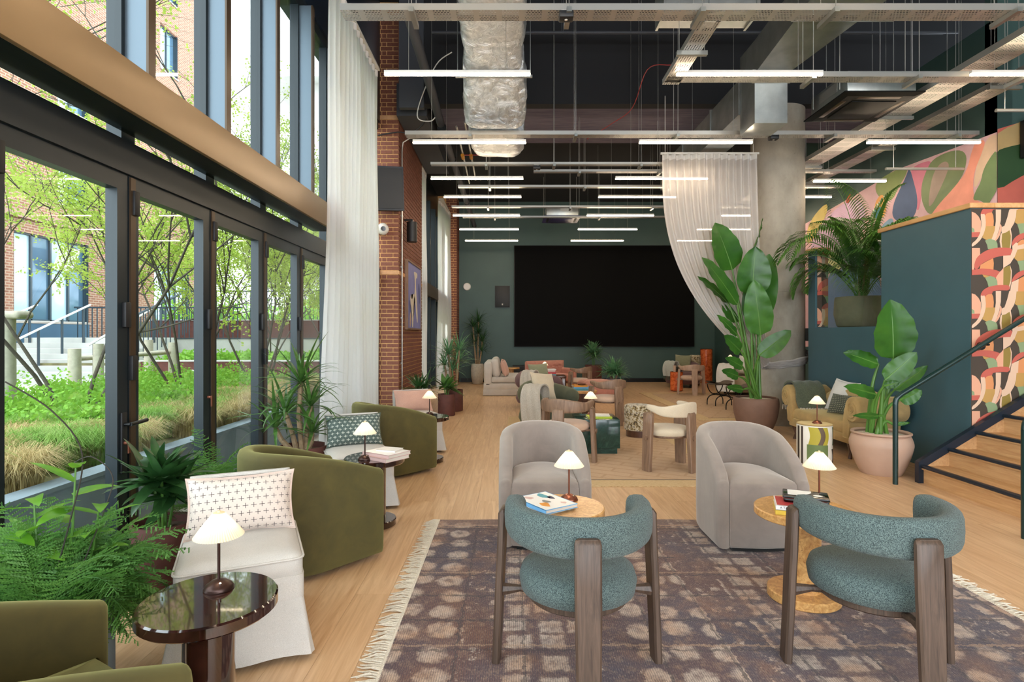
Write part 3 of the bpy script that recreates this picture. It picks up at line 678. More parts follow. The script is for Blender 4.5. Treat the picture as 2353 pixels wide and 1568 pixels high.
# ------------------------------------------------------------------ left glazing
GX = -2.34; GW = .925; GY0 = 3.40
ks = list(range(-9, 8))
dn = 0
def hinge(parent, x, y, z): part('hinge', MB().rbox((x, y, z), (.03, .05, .15), .006), 'black_plastic', parent)
for k in ks:
    y0, y1 = GY0+GW*k, GY0+GW*(k+1)
    if y1 > 9.9: break
    dn += 1
    d = struct('door_%d' % dn, MB().span(GX-.03, GX+.04, y0+.006, y0+.095, .05, 2.46).span(GX-.03, GX+.04, y1-.095, y1-.006, .05, 2.46).span(GX-.03, GX+.04, y0+.095, y1-.095, .05, .2).span(GX-.03, GX+.04, y0+.095, y1-.095, 2.36, 2.46), 'anthracite', smooth=0)
    part('pane', MB().add([(GX, y0+.09, .19), (GX, y1-.09, .19), (GX, y1-.09, 2.37), (GX, y0+.09, 2.37)], [(0, 1, 2, 3)]), 'glass', d, smooth=0)
    part('edge_strip', MB().span(GX+.04, GX+.05, y0+.01, y0+.055, .06, 2.45), 'frame_bronze', d, smooth=0)
    if -2 < k < 5:
        hinge(d, GX+.05, y1-.03, 1.62); hinge(d, GX+.05, y0+.05, 2.3)
        if k % 2 == 0: hinge(d, GX+.05, y0+.03, 1.3)
    if k == -1:
        hd = part('lever_handle', MB().cyl((GX+.04, y1-.05, .97), (GX+.09, y1-.05, .97), .011).tube([(GX+.09, y1-.055, .97), (GX+.092, y1+.02, .972), (GX+.088, y1+.1, .975)], .012, 10), 'black_metal', d)
        part('lock_plate', MB().rbox((GX+.046, y1-.05, .86), (.014, .045, .36), .004), 'black_plastic', d)
        part('lock_cylinder', MB().cyl((GX+.05, y1-.05, .86), (GX+.075, y1-.05, .86), .012).box((GX+.08, y1-.05, .83), (.004, .02, .06)), 'copper', d)
    if k == 0: part('lock_cylinder', MB().cyl((GX+.05, y1-.05, 1.03), (GX+.075, y1-.05, 1.03), .012).box((GX+.08, y1-.05, 1.0), (.004, .02, .08)), 'copper', d)
    if k == 2: part('pull_handle', MB().tube([(GX+.04, y1+.02, 1.25), (GX+.12, y1+.02, 1.26), (GX+.12, y1+.02, 1.05), (GX+.04, y1+.02, 1.04)], .008, 8), 'black_metal', d)
wl_ = struct('window_1', MB().span(GX-.06, GX+.06, -5, 9.85, 2.46, 2.655).span(GX-.05, GX+.03, -5, 9.85, 5.08, 5.2).span(GX-.06, GX+.05, -5, 9.85, .0, .05), 'anthracite', smooth=0, label='dark framed upper glazing above the folding doors')
for k in ks+[8]:
    y = GY0+GW*k
    if y > 9.8: break
    fn = part('mullion', MB().span(GX-.05, GX+.04, y-.06, y+.06, 2.655, 5.08), 'anthracite', wl_, smooth=0)
    part('fin', MB().span(GX+.04, GX+.17, y-.03, y+.03, 2.96, 5.08), 'fin_grey', fn, smooth=0)
    part('fin_edge', MB().span(GX+.17, GX+.185, y-.034, y+.034, 2.96, 5.08), 'frame_bronze', fn, smooth=0)
    if k < 7 and y+GW < 9.85:
        part('pane', MB().add([(GX, y+.05, 2.65), (GX, y+GW-.05, 2.65), (GX, y+GW-.05, 5.09), (GX, y+.05, 5.09)], [(0, 1, 2, 3)]), 'glass', wl_, smooth=0)
bb = struct('trim_6', MB().rbox((-2.025, .75, 2.82), (.03, 11.5, .262), .003), 'bronze', smooth=30, label='bronze fascia beam running along the glazing')
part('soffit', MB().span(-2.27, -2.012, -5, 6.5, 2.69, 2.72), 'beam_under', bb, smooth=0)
part('bracket', MB().span(-2.29, -2.04, -4.9, -4.85, 2.72, 2.9), 'anthracite', bb, smooth=0)
for k in ks:
    y = GY0+GW*k
    if -1 < y < 6.4: part('bracket', MB().span(-2.3, -2.04, y-.01, y+.01, 2.72, 2.93), 'anthracite', bb, smooth=0)
struct('wall_left_upper', MB().span(-2.6, GX+.06, -5, 9.85, 5.2, 7.3), 'navy')
struct('trim_7', MB().span(GX+.05, GX+.25, -5, 9.85, -.012, .012), 'black_metal')
# far window bay
w2 = struct('window_2', MB().span(GX-.05, GX+.1, 12.4, 17.3, 2.3, 2.75).span(GX-.05, GX+.1, 12.4, 17.3, 0, .15).span(GX-.05, GX+.1, 12.4, 17.3, 4.9, 5.75), 'anthracite', smooth=0, label='dark framed window bay beyond the brick pier')
for k in range(6):
    y = 12.45+k*.96; part('mullion', MB().span(GX-.05, GX+.3, y-.05, y+.05, .15, 4.9), 'anthracite', w2, smooth=0)
    if k < 5: part('pane', MB().add([(GX, y+.04, .1), (GX, y+.92, .1), (GX, y+.92, 4.95), (GX, y+.04, 4.95)], [(0, 1, 2, 3)]), 'glass', w2, smooth=0)
part('bronze_transom', MB().span(GX+.1, GX+.35, 12.4, 17.3, 2.45, 2.75), 'frame_bronze', w2, smooth=0)
# ------------------------------------------------------------------ curtains
def curtain(name, label, p0, p1, z0, z1, amp, folds, flare=0.0, head=True, seed=1):
    p0 = Vector(p0); p1 = Vector(p1); d = (p1-p0); L = d.length; d.normalize(); nrm = Vector((-d.y, d.x))
    c = thing(name, label, 'curtain', (p0.x, p0.y, 0))
    rr = random.Random(seed); ph = [rr.uniform(-.6, .6) for _ in range(folds*2+4)]
    def fn(s, t):
        z = z0+(z1-z0)*t; k = s*folds; i = int(k*2); j = ph[i]*(1-(k*2-i))+ph[i+1]*(k*2-i)
        a = amp*(.45+.55*(1-t)*.6+.3*(1-t))*math.sin(2*PI*k+j)
        q = d*(s*L-flare*(1-t)**2*(1-s)*1.0)+nrm*(a+.01*math.sin(9*t+7*s)); return (q.x, q.y, z)
    part('cloth', MB().grid(fn, folds*10, 14), 'sheer', c, smooth=180)
    if head: part('header_tape', MB().grid(lambda s, t: (fn(s, 1)[0]+.004, fn(s, 1)[1], z1-.09*t), folds*10, 1), 'white_linen', c, smooth=180); part('track', MB().box((d.x*L/2, d.y*L/2, z1+.025), (max(abs(d.x)*L, .04), max(abs(d.y)*L, .04), .03)), 'white_plastic', c, smooth=0)
    return c
curtain('sheer_curtain', 'tall white sheer curtain between the glazing and the brick pier', (-1.91, 5.98), (-1.96, 8.25), .02, 5.34, .05, 13, .3, True, 3)
curtain('sheer_curtain', 'narrow white curtain right behind the brick pier', (-1.97, 12.46), (-1.97, 13.1), .02, 5.2, .04, 5, 0, True, 5)
curtain('sheer_curtain', 'white curtain at the far window beside the narrow brick pier', (-1.98, 15.5), (-1.85, 17.25), .02, 5.2, .05, 9, .1, True, 6)
# ------------------------------------------------------------------ outside
def bpane(mb, x, y0, y1, z0, z1): return mb.add([(x, y0, z0), (x, y1, z0), (x, y1, z1), (x, y0, z1)], [(0, 1, 2, 3)])
gr = struct('ground', MB().span(-40, -2.42, -12, 60, -.3, -.02), 'paving', label='pale paved terrace outside the glazing')
struct('terrace', MB().span(-40, -7.4, -12, 60, -.02, .3), 'paving')
rw = struct('planter_wall', MB().span(-3.05, -2.93, -6, 12.0, -.02, .50).span(-3.07, -2.90, -6, 12.0, .50, .53), 'render_grey', label='grey rendered wall of the raised planting bed')
struct('planting_bed', MB().span(-7.4, -3.05, -6, 12.0, -.02, .45), 'ground_soil')
struct('bed_edge', MB().span(-7.4, -2.95, 12.0, 12.1, -.02, .5), 'render_grey')
bl = thing('building', 'red brick building opposite the glazing', 'building', (-14, 10, .3))
mb = MB(); BX = 0
def wallpart(y0, y1, z0, z1): uvplane(mb, (0, y0-10, z0-.3), (0, 1, 0), (0, 0, 1), y1-y0, z1-z0)
WIN = [(15.94, 18.74, 1.9, 4.48, 4, 'window_pale'), (17.48, 18.7, 5.6, 7.05, 2, 'window_pale'), (22.6, 23.75, 12.2, 14.0, 2, 'window_pale'), (22.6, 23.75, 15.2, 17.0, 2, 'window_pale'), (17.48, 18.7, 8.6, 10.1, 2, 'window_pale'), (22.6, 23.75, 8.9, 10.6, 2, 'window_pale'), (22.2, 24.6, 1.9, 4.4, 3, 'window_pale'), (12.2, 13.6, 5.6, 7.05, 2, 'window_pale'), (11.0, 13.6, 1.9, 4.4, 3, 'window_pale'), (12.2, 13.6, 8.6, 10.1, 2, 'window_pale')]
ys = sorted({2, 25.7}|{a for w in WIN for a in w[:2]}); zs_ = sorted({.3, 20}|{a for w in WIN for a in w[2:4]})
for i in range(len(ys)-1):
    for j in range(len(zs_)-1):
        cy, cz = (ys[i]+ys[i+1])/2, (zs_[j]+zs_[j+1])/2
        if any(w[0] < cy < w[1] and w[2] < cz < w[3] for w in WIN): continue
        wallpart(ys[i], ys[i+1], zs_[j], zs_[j+1])
part('brick_wall', mb, 'brick_building', bl, smooth=0)
part('end_wall', uvplane(uvplane(MB(), (0, 15.7, 0), (-1, 0, 0), (0, 0, 1), 12, 19.7), (0, -8, 19.7), (0, 1, 0), (-1, 0, 0), 23.7, 12), 'brick_building', bl, smooth=0)
part('string_course', MB().span(-.02, .1, -8, 15.7, 4.55, 4.75), hexmat('#8f6e5c'), bl, smooth=0)
part('lower_glazing', MB().span(-.1, .04, 5.95, 8.74, .1, 1.55), 'window_blue', bl, smooth=0)
for y0, y1, z0, z1, n, mm in WIN:
    fr = MB()
    t_ = .06
    fr.span(-.2, -.1, y0-10, y1-10, z0-.3, z0-.3+t_).span(-.2, -.1, y0-10, y1-10, z1-.3-t_, z1-.3)
    for k in range(n+1): yy = lerp(y0, y1, k/n)-10; fr.span(-.2, -.1, yy-t_/2, yy+t_/2, z0-.3, z1-.3)
    fr.span(-.2, 0, y0-10-.01, y0-10, z0-.3, z1-.3).span(-.2, 0, y1-10, y1-10+.01, z0-.3, z1-.3)
    w_ = part('window', fr, 'frame_dark', bl, smooth=0)
    for k in range(n): part('pane', MB().span(-.17, -.16, lerp(y0, y1, k/n)-10+.03, lerp(y0, y1, (k+1)/n)-10-.03, z0-.27, z1-.33), mm if k % 2 == 0 else 'window_blue', w_, smooth=0)
    part('sill', MB().span(-.2, .05, y0-10-.05, y1-10+.05, z0-.36, z0-.3), hexmat('#9a8f86'), w_, smooth=0)
ow = part('opened_sash', MB().box((.22, 7.55, 3.55), (.03, .75, .75), M=Matrix.Rotation(math.radians(22), 3, 'Y')), 'white_paint', bl, smooth=0)
part('lower_panel', MB().span(-.12, -.04, 5.95, 8.73, 1.4, 1.62), 'concrete_pale', bl, smooth=0)
# second block in concrete and the distant orange block
b2 = thing('building', 'pale concrete block with a deep overhang beyond the trees', 'building', (-12.6, 33, .3))
part('overhang', MB().span(-6, 3.3, 0, 9, 16.3, 22), 'concrete_pale', b2, smooth=0); part('pier', MB().span(0, 2.6, 1, 6, 0, 16.3), 'concrete_pale', b2, smooth=0)
part('mid_slab', MB().span(-4, 3.0, 0, 8, 10.8, 12.4), 'concrete_pale', b2, smooth=0)
b3 = thing('building', 'distant low block with orange vertical cladding', 'building', (-20, 52, .3))
part('wall', MB().span(0, 12, 0, 6, 0, 7.4), 'orange_clad', b3, smooth=0)
for k in range(16): part('window', MB().span(.4+k*.72, .7+k*.72, -.1, 0, 2.5, 6.6), 'window_blue', b3, smooth=0)
# outdoor steps with handrails
os_ = thing('outdoor_steps', 'pale concrete steps climbing beside the brick building', 'steps', (-13.6, 13.5, .3))
for k in range(8): part('step', MB().span(0, 3.7, k*.33, 3.2, k*.14, (k+1)*.14), 'concrete_pale', os_, smooth=0)
for x, lb in ((1.7, 'silver handrail in the middle of the outdoor steps'), (.2, 'silver handrail at the far side of the outdoor steps'), (3.65, 'silver handrail at the near side of the outdoor steps')):
    h_ = thing('outdoor_handrail', lb, 'handrail', (-13.6+x, 13.4, .3))
    part('rail', MB().tube([(0, -.1, .95), (0, 2.6, 2.05)], .03, 8), 'silver_rail', h_)
    for k in range(4): part('post', MB().cyl((0, .1+.75*k, .0+.32*k), (0, .1+.75*k, 1.0+.32*k), .03, n=8), 'frame_dark', h_)
fn_ = thing('metal_fence', 'dark vertical bar fence at the head of the steps', 'fence', (-13.2, 17.5, 1.3))
part('top_rail', MB().box((2.3, 0, 1.05), (5.2, .05, .05)), 'frame_dark', fn_, smooth=0)
for k in range(34): part('bar', MB().box((-.2+k*.15, 0, .52), (.025, .025, 1.05)), 'frame_dark', fn_, smooth=0)
fn2 = thing('metal_fence', 'dark sloping bar fence right of the steps', 'fence', (-9.7, 13.6, .3))
for k in range(18): part('bar', MB().box((.02*k, k*.16, .75+.065*k), (.02, .02, 1.2)), 'frame_dark', fn2, smooth=0)
part('top_rail', MB().tube([(0, 0, 1.35), (.36, 2.8, 2.5)], .03, 6), 'frame_dark', fn2)
# terraces of walls beyond the bed
def lowwall(label, x0, x1, y, z0, z1, mat, d=.15):
    o = thing('low_wall', label, 'wall', (x0, y, z0)); part('wall', MB().span(0, x1-x0, 0, d, 0, z1-z0), mat, o, smooth=0); part('coping', MB().span(-.02, x1-x0+.02, -.03, d+.03, z1-z0, z1-z0+.03), 'concrete_pale' if mat != 'concrete_pale' else 'frame_dark', o, smooth=0); return o
lw1 = lowwall('long low rust-brown steel planter wall on the terrace', -9.3, -2.6, 14.2, .3, .83, 'corten')
lowwall('pale concrete retaining wall above the rust-brown planter', -11.5, -2.6, 17.0, .3, 1.38, 'concrete_pale')
lowwall('upper rust-brown wall below the dark fence', -12.5, -2.6, 19.6, .3, 2.0, 'corten')
struct('terrace_fill', MB().span(-12, -2.6, 14.35, 17.0, .3, .78).span(-12, -2.6, 17.15, 19.6, .3, 1.33).span(-14, -2.6, 19.75, 34, .3, 1.95), 'ground_soil')
textmesh('paradise', .16, 'white_ink', lw1, Matrix.Translation((1.55, -.006, .30)) @ Matrix.Rotation(PI/2, 4, 'X'), 'wall_lettering')
fn3 = thing('metal_fence', 'dark bar fence on the upper terrace', 'fence', (-12, 20.2, 1.98))
for k in range(62): part('bar', MB().box((k*.15, 0, .55), (.022, .022, 1.1)), 'frame_dark', fn3, smooth=0)
part('top_rail', MB().box((4.6, 0, 1.08), (9.3, .05, .05)), 'frame_dark', fn3, smooth=0)
# timber posts and rails
def post(label, x, y, h, r=.09, cap=False):
    o = thing('timber_post', label, 'post', (x, y, .45 if x > -7.4 and y < 12 else .3)); part('trunk', MB().cyl((0, 0, 0), (0, 0, h), r, r*.92, 14), 'timber_grey', o)
    if cap: part('cap_rail', MB().rbox((-.35, 0, h+.05), (1.2, .26, .1), .05, 3), 'timber_grey', o)
    return o
post('thick timber post with a beam on top at the left picture edge', -6.28, 7.05, 1.25, .095, True)
post('timber post in front of the outdoor steps', -7.25, 9.4, .82, .1); post('shorter timber post beside the dark sloping fence', -7.0, 9.6, .9, .085)
post('timber post behind the second door', -7.3, 11.4, .95, .09); post('timber post with the rail end behind the second door', -6.75, 11.3, .9, .09)
tr1 = thing('timber_rail', 'horizontal pale timber rail between the posts', 'rail', (-7.3, 9.45, 1.1)); part('rail', MB().cyl((0, 0, 0), (.55, 1.9, .06), .045, n=10), 'timber_grey', tr1)
# ------------------------------------------------------------------ planting outside
def leafquad(mb, p, d, L, w, up=None):
    d = Vector(d).normalized(); s = d.orthogonal().normalized() if up is None else d.cross(up).normalized()
    p = Vector(p); mb.add([p, p+d*L*.5+s*w/2, p+d*L, p+d*L*.5-s*w/2], [(0, 1, 2, 3)])
def rvec(rr): 
    while True:
        v = Vector((rr.uniform(-1, 1), rr.uniform(-1, 1), rr.uniform(-1, 1)))
        if .05 < v.length < 1: return v.normalized()
def tree(label, x, y, z, h, spread, stems, seed, nleaf=5200, lsz=.07, dens=1.0, mat='leaf_tree'):
    rr = random.Random(seed); o = thing('garden_tree', label, 'tree', (x, y, z), group='young multi-stemmed trees outside the glazing')
    tw = MB(); tips = []
    def branch(p, d, L, r, lev):
        pts = [p]; q = p.copy(); dd = d.copy(); n = 5
        for i in range(n):
            if x+q.x > -3.1: dd = (dd+Vector((-.5, 0, .1))).normalized()
            if x+q.x > -2.8: break
            dd = (dd+rvec(rr)*.16+Vector((0, 0, .06 if lev == 0 else .02))).normalized(); q = q+dd*(L/n); pts.append(q.copy())
            if lev < 3 and i >= 1:
                for _ in range(1 if lev else 2 if i > 1 else 1):
                    if rr.random() < (.95 if lev < 2 else .75):
                        nd = (dd+rvec(rr)*.75).normalized(); branch(q.copy(), nd, L*rr.uniform(.42, .62), r*.5, lev+1)
            if lev >= 2: tips.append((q.copy(), dd.copy()))
        if len(pts) > 1: tw.tube(pts, [lerp(r, r*.35, i/n) for i in range(len(pts))], 5 if lev else 7)
    for s in range(stems):
        a = 2*PI*s/stems+rr.uniform(-.5, .5); d = Vector((math.cos(a)*spread, math.sin(a)*spread, 1)).normalized(); branch(Vector((math.cos(a)*.08, math.sin(a)*.08, 0)), d, h*rr.uniform(.8, 1.05), .024, 0)
    part('branches', tw, 'bark', o, smooth=60)
    lf = MB(); k = 0
    while k < nleaf:
        p, d = tips[rr.randrange(len(tips))]
        if p.z < h*.18: k += 1; continue
        c = p+rvec(rr)*rr.uniform(0, .12)
        if x+c.x > -2.7: k += 1; continue
        for _ in range(4): leafquad(lf, c+rvec(rr)*.05, rvec(rr)+Vector((0, 0, -.2)), lsz*.68*rr.uniform(.6, 1.2), lsz*.45); k += 1
    f_ = part('foliage', lf, mat, o, smooth=0); f_['kind'] = 'stuff'; return o
tree('young bare-limbed tree leaning across the first door pane', -5.0, 6.5, .45, 3.5, .55, 4, 11, 9000, .065)
tree('leafy young tree behind the second door pane', -5.1, 8.9, .45, 3.1, .42, 5, 12, 24000, .06)
tree('leafy young tree behind the third door pane', -4.6, 10.4, .45, 2.9, .40, 5, 13, 24000, .06)
tree('leafy tree beyond the fourth door pane', -6.6, 15.6, .78, 3.0, .45, 5, 14, 20000, .08)
tree('leafy tree beyond the fifth door pane', -6.0, 18.3, 1.33, 2.6, .45, 5, 15, 18000, .09)
tree('young tree reaching the upper glazing beside the brick building', -6.2, 5.2, .45, 5.2, .3, 4, 16, 8000, .07)
tree('dense tree on the upper terrace behind the fence', -9.5, 23, 1.95, 3.2, .5, 5, 17, 8000, .12)
rr = random.Random(21)
mb = MB()
def clump(cx, cy, cz, r, h, n, L, w):
    for _ in range(n):
        a = rr.uniform(0, 2*PI); q = r*math.sqrt(rr.random()); zz = h*(1-(q/r)**2)*rr.uniform(.25, 1)
        leafquad(mb, (cx+q*math.cos(a), cy+q*math.sin(a), cz+zz), rvec(rr)+Vector((0, 0, .3)), L*rr.uniform(.6, 1.3), w)
for _ in range(230):
    x, y = rr.uniform(-7.2, -3.9), rr.uniform(2.6, 11.8)
    clump(x, y, .43, rr.uniform(.25, .4), rr.uniform(.3, .6), 330, .052, .032)
sh = part('ground_cover', mb, 'leaf_shrub', None, smooth=0); tag(sh, 'bright green leafy ground cover filling the planting bed', 'plants', kind='stuff')
mb = MB()
for _ in range(160):
    x, y = rr.uniform(-9.3, -3.2), rr.uniform(14.8, 16.5); clump(x, y, .76, .3, .3, 50, .1, .06)
for _ in range(140):
    x, y = rr.uniform(-13, -3.2), rr.uniform(21.0, 25); clump(x, y, 1.93, .5, 1.1, 60, .14, .09)
sh = part('hedge_planting', mb, 'leaf_shrub', None, smooth=0); tag(sh, 'green planting along the terrace walls behind the trees', 'plants', kind='stuff')
def grasses(label, n, x0, x1, y0, y1, mat, Lr, z=.44, seed=5, tufts=60):
    rr = random.Random(seed); mb = MB(); ct = [(rr.uniform(x0, x1), rr.uniform(y0, y1), rr.uniform(0, 2*PI)) for _ in range(tufts)]
    for i in range(n):
        cx, cy, wind = ct[i % tufts]; a = rr.uniform(0, 2*PI); L = rr.uniform(*Lr); lean = rr.uniform(.35, 1.1)
        d = Vector((math.cos(a)+.5*math.cos(wind), math.sin(a)+.5*math.sin(wind), 0)).normalized(); p = Vector((cx+rr.uniform(-.1, .1), cy+rr.uniform(-.1, .1), z)); s = Vector((-d.y, d.x, 0))*.0019
        a1 = p+Vector((0, 0, L*.45))+d*L*.12*lean; a2 = p+Vector((0, 0, L*.62))+d*L*.42*lean; a3 = p+Vector((0, 0, L*.55-.12*lean*L))+d*L*.8*lean
        mb.add([p-s, p+s, a1+s, a1-s, a2+s*.8, a2-s*.8, a3], [(0, 1, 2, 3), (3, 2, 4, 5), (5, 4, 6)])
    o = part('ornamental_grass', mb, mat, None, smooth=60); tag(o, label, 'grass', kind='stuff'); return o
grasses('fine straw-coloured ornamental grass along the planter wall', 46000, -4.3, -3.15, 2.0, 10.5, 'grass_tan', (.3, .52), seed=5, tufts=75)
grasses('fine green ornamental grass mixed into the bed', 26000, -4.6, -3.2, 2.0, 11, 'grass_green', (.35, .55), seed=6, tufts=50)
# ------------------------------------------------------------------ ceiling services
def ceil_z(x, y): return 7.3 if y < 9.3 else (5.3 if y < 11.2 and x > -1.3 else 5.75)
def cable_tray(label, a, b, w, z, rods, h=.055, perf=True, strut=True):
    """straight tray from a to b (plan points), underside at z"""
    o = thing('cable_tray', label, 'cable tray', (a[0], a[1], z), group='perforated steel cable trays')
    A = Vector((0, 0, 0)); D = Vector((b[0]-a[0], b[1]-a[1], 0)); L = D.length; D.normalize(); N = Vector((-D.y, D.x, 0))
    part('tray_bed', uvplane(MB(), A-N*(w/2), D, N, L, w), 'perforated' if perf else 'tray_steel', o, smooth=0)
    for s in (-1, 1):
        e = N*(s*w/2); e2 = e+N*(s*.003)
        part('side_flange', MB().add([A+e, A+e+D*L, A+e+D*L+Vector((0, 0, h)), A+e+Vector((0, 0, h)), A+e2, A+e2+D*L, A+e2+D*L+Vector((0, 0, h)), A+e2+Vector((0, 0, h))], [(0, 1, 2, 3), (7, 6, 5, 4), (3, 2, 6, 7), (1, 0, 4, 5), (0, 3, 7, 4), (2, 1, 5, 6)]), 'tray_steel', o, smooth=0)
    for r in rods:
        p = A+D*r; cz = ceil_z(a[0]+p.x, a[1]+p.y)-z
        if strut: part('strut', MB().box(p+Vector((0, 0, -.022)), (abs(N.x)*(w+.12)+abs(D.x)*.041, abs(N.y)*(w+.12)+abs(D.y)*.041, .04)), 'galvanised', o, smooth=0)
        for s in (-1, 1):
            q = p+N*(s*(w/2+.035)); part('hanger_rod', MB().cyl(q+Vector((0, 0, -.03)), q+Vector((0, 0, cz)), .0035, n=6), 'tray_steel', o)
    return o
cable_tray('perforated cable tray crossing the top edge of the picture', (-1.42, 4.78), (6.9, 4.78), .16, 4.2, [.6, 1.9, 3.0, 4.1, 5.6, 7.2])
cable_tray('short perforated tray branching away from the top tray', (1.72, 4.88), (1.72, 6.1), .17, 4.2, [.5])
cable_tray('perforated tray running right from the branch above the middle light', (1.64, 5.98), (5.6, 5.98), .14, 4.2, [1.5, 2.6, 3.7])
cable_tray('long perforated tray in front of the concrete column', (-1.46, 7.86), (6.45, 7.86), .14, 4.26, [.9, 2.35, 3.75, 5.9, 7.6])
cable_tray('slim tray hung above the third row of lights', (-1.3, 9.2), (2.6, 9.2), .1, 4.26, [.9, 2.0, 3.4], .04)
cable_tray('slim tray seen just behind the hanging sheer curtain', (.4, 9.95), (6.4, 9.95), .1, 4.36, [.8, 2.2], .04)
cable_tray('slim tray above the fourth row of lights', (-1.0, 10.75), (6.3, 10.75), .1, 4.3, [.6, 2.4, 4.0], .04)
cable_tray('slim tray above the fifth row of lights', (-1.3, 12.45), (6.3, 12.45), .1, 4.3, [.8, 2.6, 4.4], .04)
cable_tray('slim tray in front of the small cassette unit', (-1.2, 14.1), (6.3, 14.1), .1, 4.42, [.8, 3.4], .04)
cable_tray('wide perforated tray receding along the stair side ceiling', (5.1, 4.3), (5.1, 12.5), .34, 4.4, [1.0, 3.2, 5.4], .07)
cable_tray('second wide tray receding beside the mural wall', (5.85, 5.5), (5.85, 13.0), .26, 4.45, [1.2, 3.4, 5.4], .06)
# linear lights on a regular grid
def linear_light(label, x, y, z, LL=1.5):
    o = thing('linear_light', label, 'light', (x, y, z), group='slim suspended linear lights')
    part('housing', MB().rbox((LL/2, 0, .035), (LL, .04, .03), .003), 'white_plastic', o)
    part('diffuser', MB().rbox((LL/2, 0, .009), (LL-.002, .036, .022), .006), 'led', o)
    for k in (.25, LL-.25): part('suspension_wire', MB().cyl((k, 0, .05), (k, 0, ceil_z(x+k, y)-z), .0025, n=5), 'tray_steel', o)
    return o
RW = [(5.81, 4.165, 'first'), (7.5, 4.04, 'second'), (9.2, 4.03, 'third'), (10.98, 4.165, 'fourth'), (12.67, 4.165, 'fifth'), (14.34, 4.165, 'sixth'), (16.07, 4.165, 'seventh')]
CN = [(-1.30, 'over the glazing side'), (1.70, 'along the middle of the hall'), (4.72, 'on the stair side')]
for y, z, nm in RW:
    for x, cn in CN:
        sh_ = x > 4 and nm == 'third'
        linear_light('slim glowing linear light in the %s row %s' % (nm, cn), 5.0 if sh_ else x, 9.35 if sh_ else y, z, 1.2 if sh_ else 1.5)
for y, nm in ((4.1, 'just in front of the camera'), (2.4, 'above the teal chairs'), (.7, 'right over the camera'), (-1.0, 'behind the camera'), (-2.7, 'far behind the camera')):  # rows out of view, added to fill the room with light
    for x, cn in CN: linear_light('unseen linear light added for fill %s %s' % (nm, cn), x, y, 4.165)
# foil-wrapped duct
fd = thing('foil_duct', 'crinkled silver foil duct descending from the dark ceiling', 'duct', (-.21, 5.4, 4.2))
def duct_ring(y, zb, w, h, r=.13, seedv=0):
    out = []; n = 72
    for i in range(n):
        a = 2*PI*i/n; ca, sa = math.cos(a), math.sin(a); e = .42
        x = w/2*math.copysign(abs(ca)**e, ca); z = h/2*math.copysign(abs(sa)**e, sa)
        k = 1+.05*noise.noise(Vector((x*4, y*5, z*4)))+.035*abs(noise.noise(Vector((x*11, y*9, z*11))))+.018*noise.noise(Vector((x*26, y*30, z*26)))
        out.append(Vector((x*k, y-5.4, zb+h/2+z*k-4.2)))
    return out
def duct_run(name, prof):
    rings = []
    for j in range(len(prof)-1):
        (y0, z0, w0), (y1, z1, w1) = prof[j], prof[j+1]; m = 34
        for k in range(m+(1 if j == len(prof)-2 else 0)):
            t = k/m; rings.append(duct_ring(lerp(y0, y1, t), lerp(z0, z1, t), lerp(w0, w1, t)*(1+.02*math.sin(t*PI*3)), .5))
    part(name, MB().loft(rings, True, True, True), 'foil', fd, smooth=60)
duct_run('upper_section', [(5.3, 5.2, .74), (6.6, 4.93, .74), (7.0, 4.74, .70)])
duct_run('lower_section', [(7.02, 4.72, .74), (7.3, 4.52, .80), (7.62, 4.28, .82), (7.7, 4.36, .6)])
duct_run('end_section', [(8.25, 4.40, .80), (8.8, 4.33, .80), (9.08, 4.36, .74)])
part('clamp_bar', MB().box((0, 1.6, .5), (.95, .03, .03)).cyl((-.45, 1.6, .5), (-.45, 1.6, 3.0), .006, n=6).cyl((.45, 1.6, .5), (.45, 1.6, 3.0), .006, n=6), 'galvanised', fd)
# galvanised ductwork on the stair side
gd = thing('metal_duct', 'galvanised rectangular duct dropping in front of the concrete column', 'duct', (3.25, 7.0, 4.1))
def bxr(x0, x1, y, z0, z1): return [Vector((x-3.25, y-7.0, z-4.1)) for x, z in ((x0, z0), (x1, z0), (x1, z1), (x0, z1))]
part('reducer', MB().loft([bxr(3.06, 3.9, 5.6, 4.95, 5.3), bxr(3.06, 3.47, 7.1, 4.78, 5.2)], True, True, True), 'galvanised', gd, smooth=0)
part('drop_box', MB().loft([bxr(3.06, 3.47, 7.1, 4.16, 5.2), bxr(3.06, 3.47, 7.55, 4.16, 5.2)], True, True, True), 'galvanised', gd, smooth=0)
part('run', MB().loft([bxr(3.04, 3.46, 7.56, 4.44, 4.9), bxr(3.04, 3.46, 11.5, 4.44, 4.9)], True, True, True), 'galvanised', gd, smooth=0)
for y, z0, z1 in ((7.08, 4.74, 4.82), (7.09, 4.66, 4.7), (8.6, 4.42, 4.92), (10.0, 4.42, 4.92)): part('flange', MB().span(3.02-3.25, 3.50-3.25, y-7.0-.012, y-7.0+.012, z0-4.1, z1-4.1), 'galvanised', gd, smooth=0)
part('cross_strut', MB().box((.3, -.95, .78), (1.1, .045, .04)), 'galvanised', gd, smooth=0)
gd2 = thing('metal_duct', 'galvanised cross duct along the top edge of the picture', 'duct', (1.52, 5.6, 4.68))
part('run', MB().span(0, .95, 0, .3, .02, .4), 'galvanised', gd2, smooth=0)
for k in (0.0, .45, .92): part('flange', MB().span(k-.012, k+.012, -.02, .32, 0, .42), 'galvanised', gd2, smooth=0)
part('hanger_rod', MB().cyl((.3, .15, .4), (.3, .15, 2.62), .006, n=6), 'tray_steel', gd2); part('hanger_rod', MB().cyl((.7, .15, .4), (.7, .15, 2.62), .006, n=6), 'tray_steel', gd2)
gd3 = thing('metal_duct', 'wide galvanised duct high above the metal reducer', 'duct', (3.1, 4.5, 5.0))
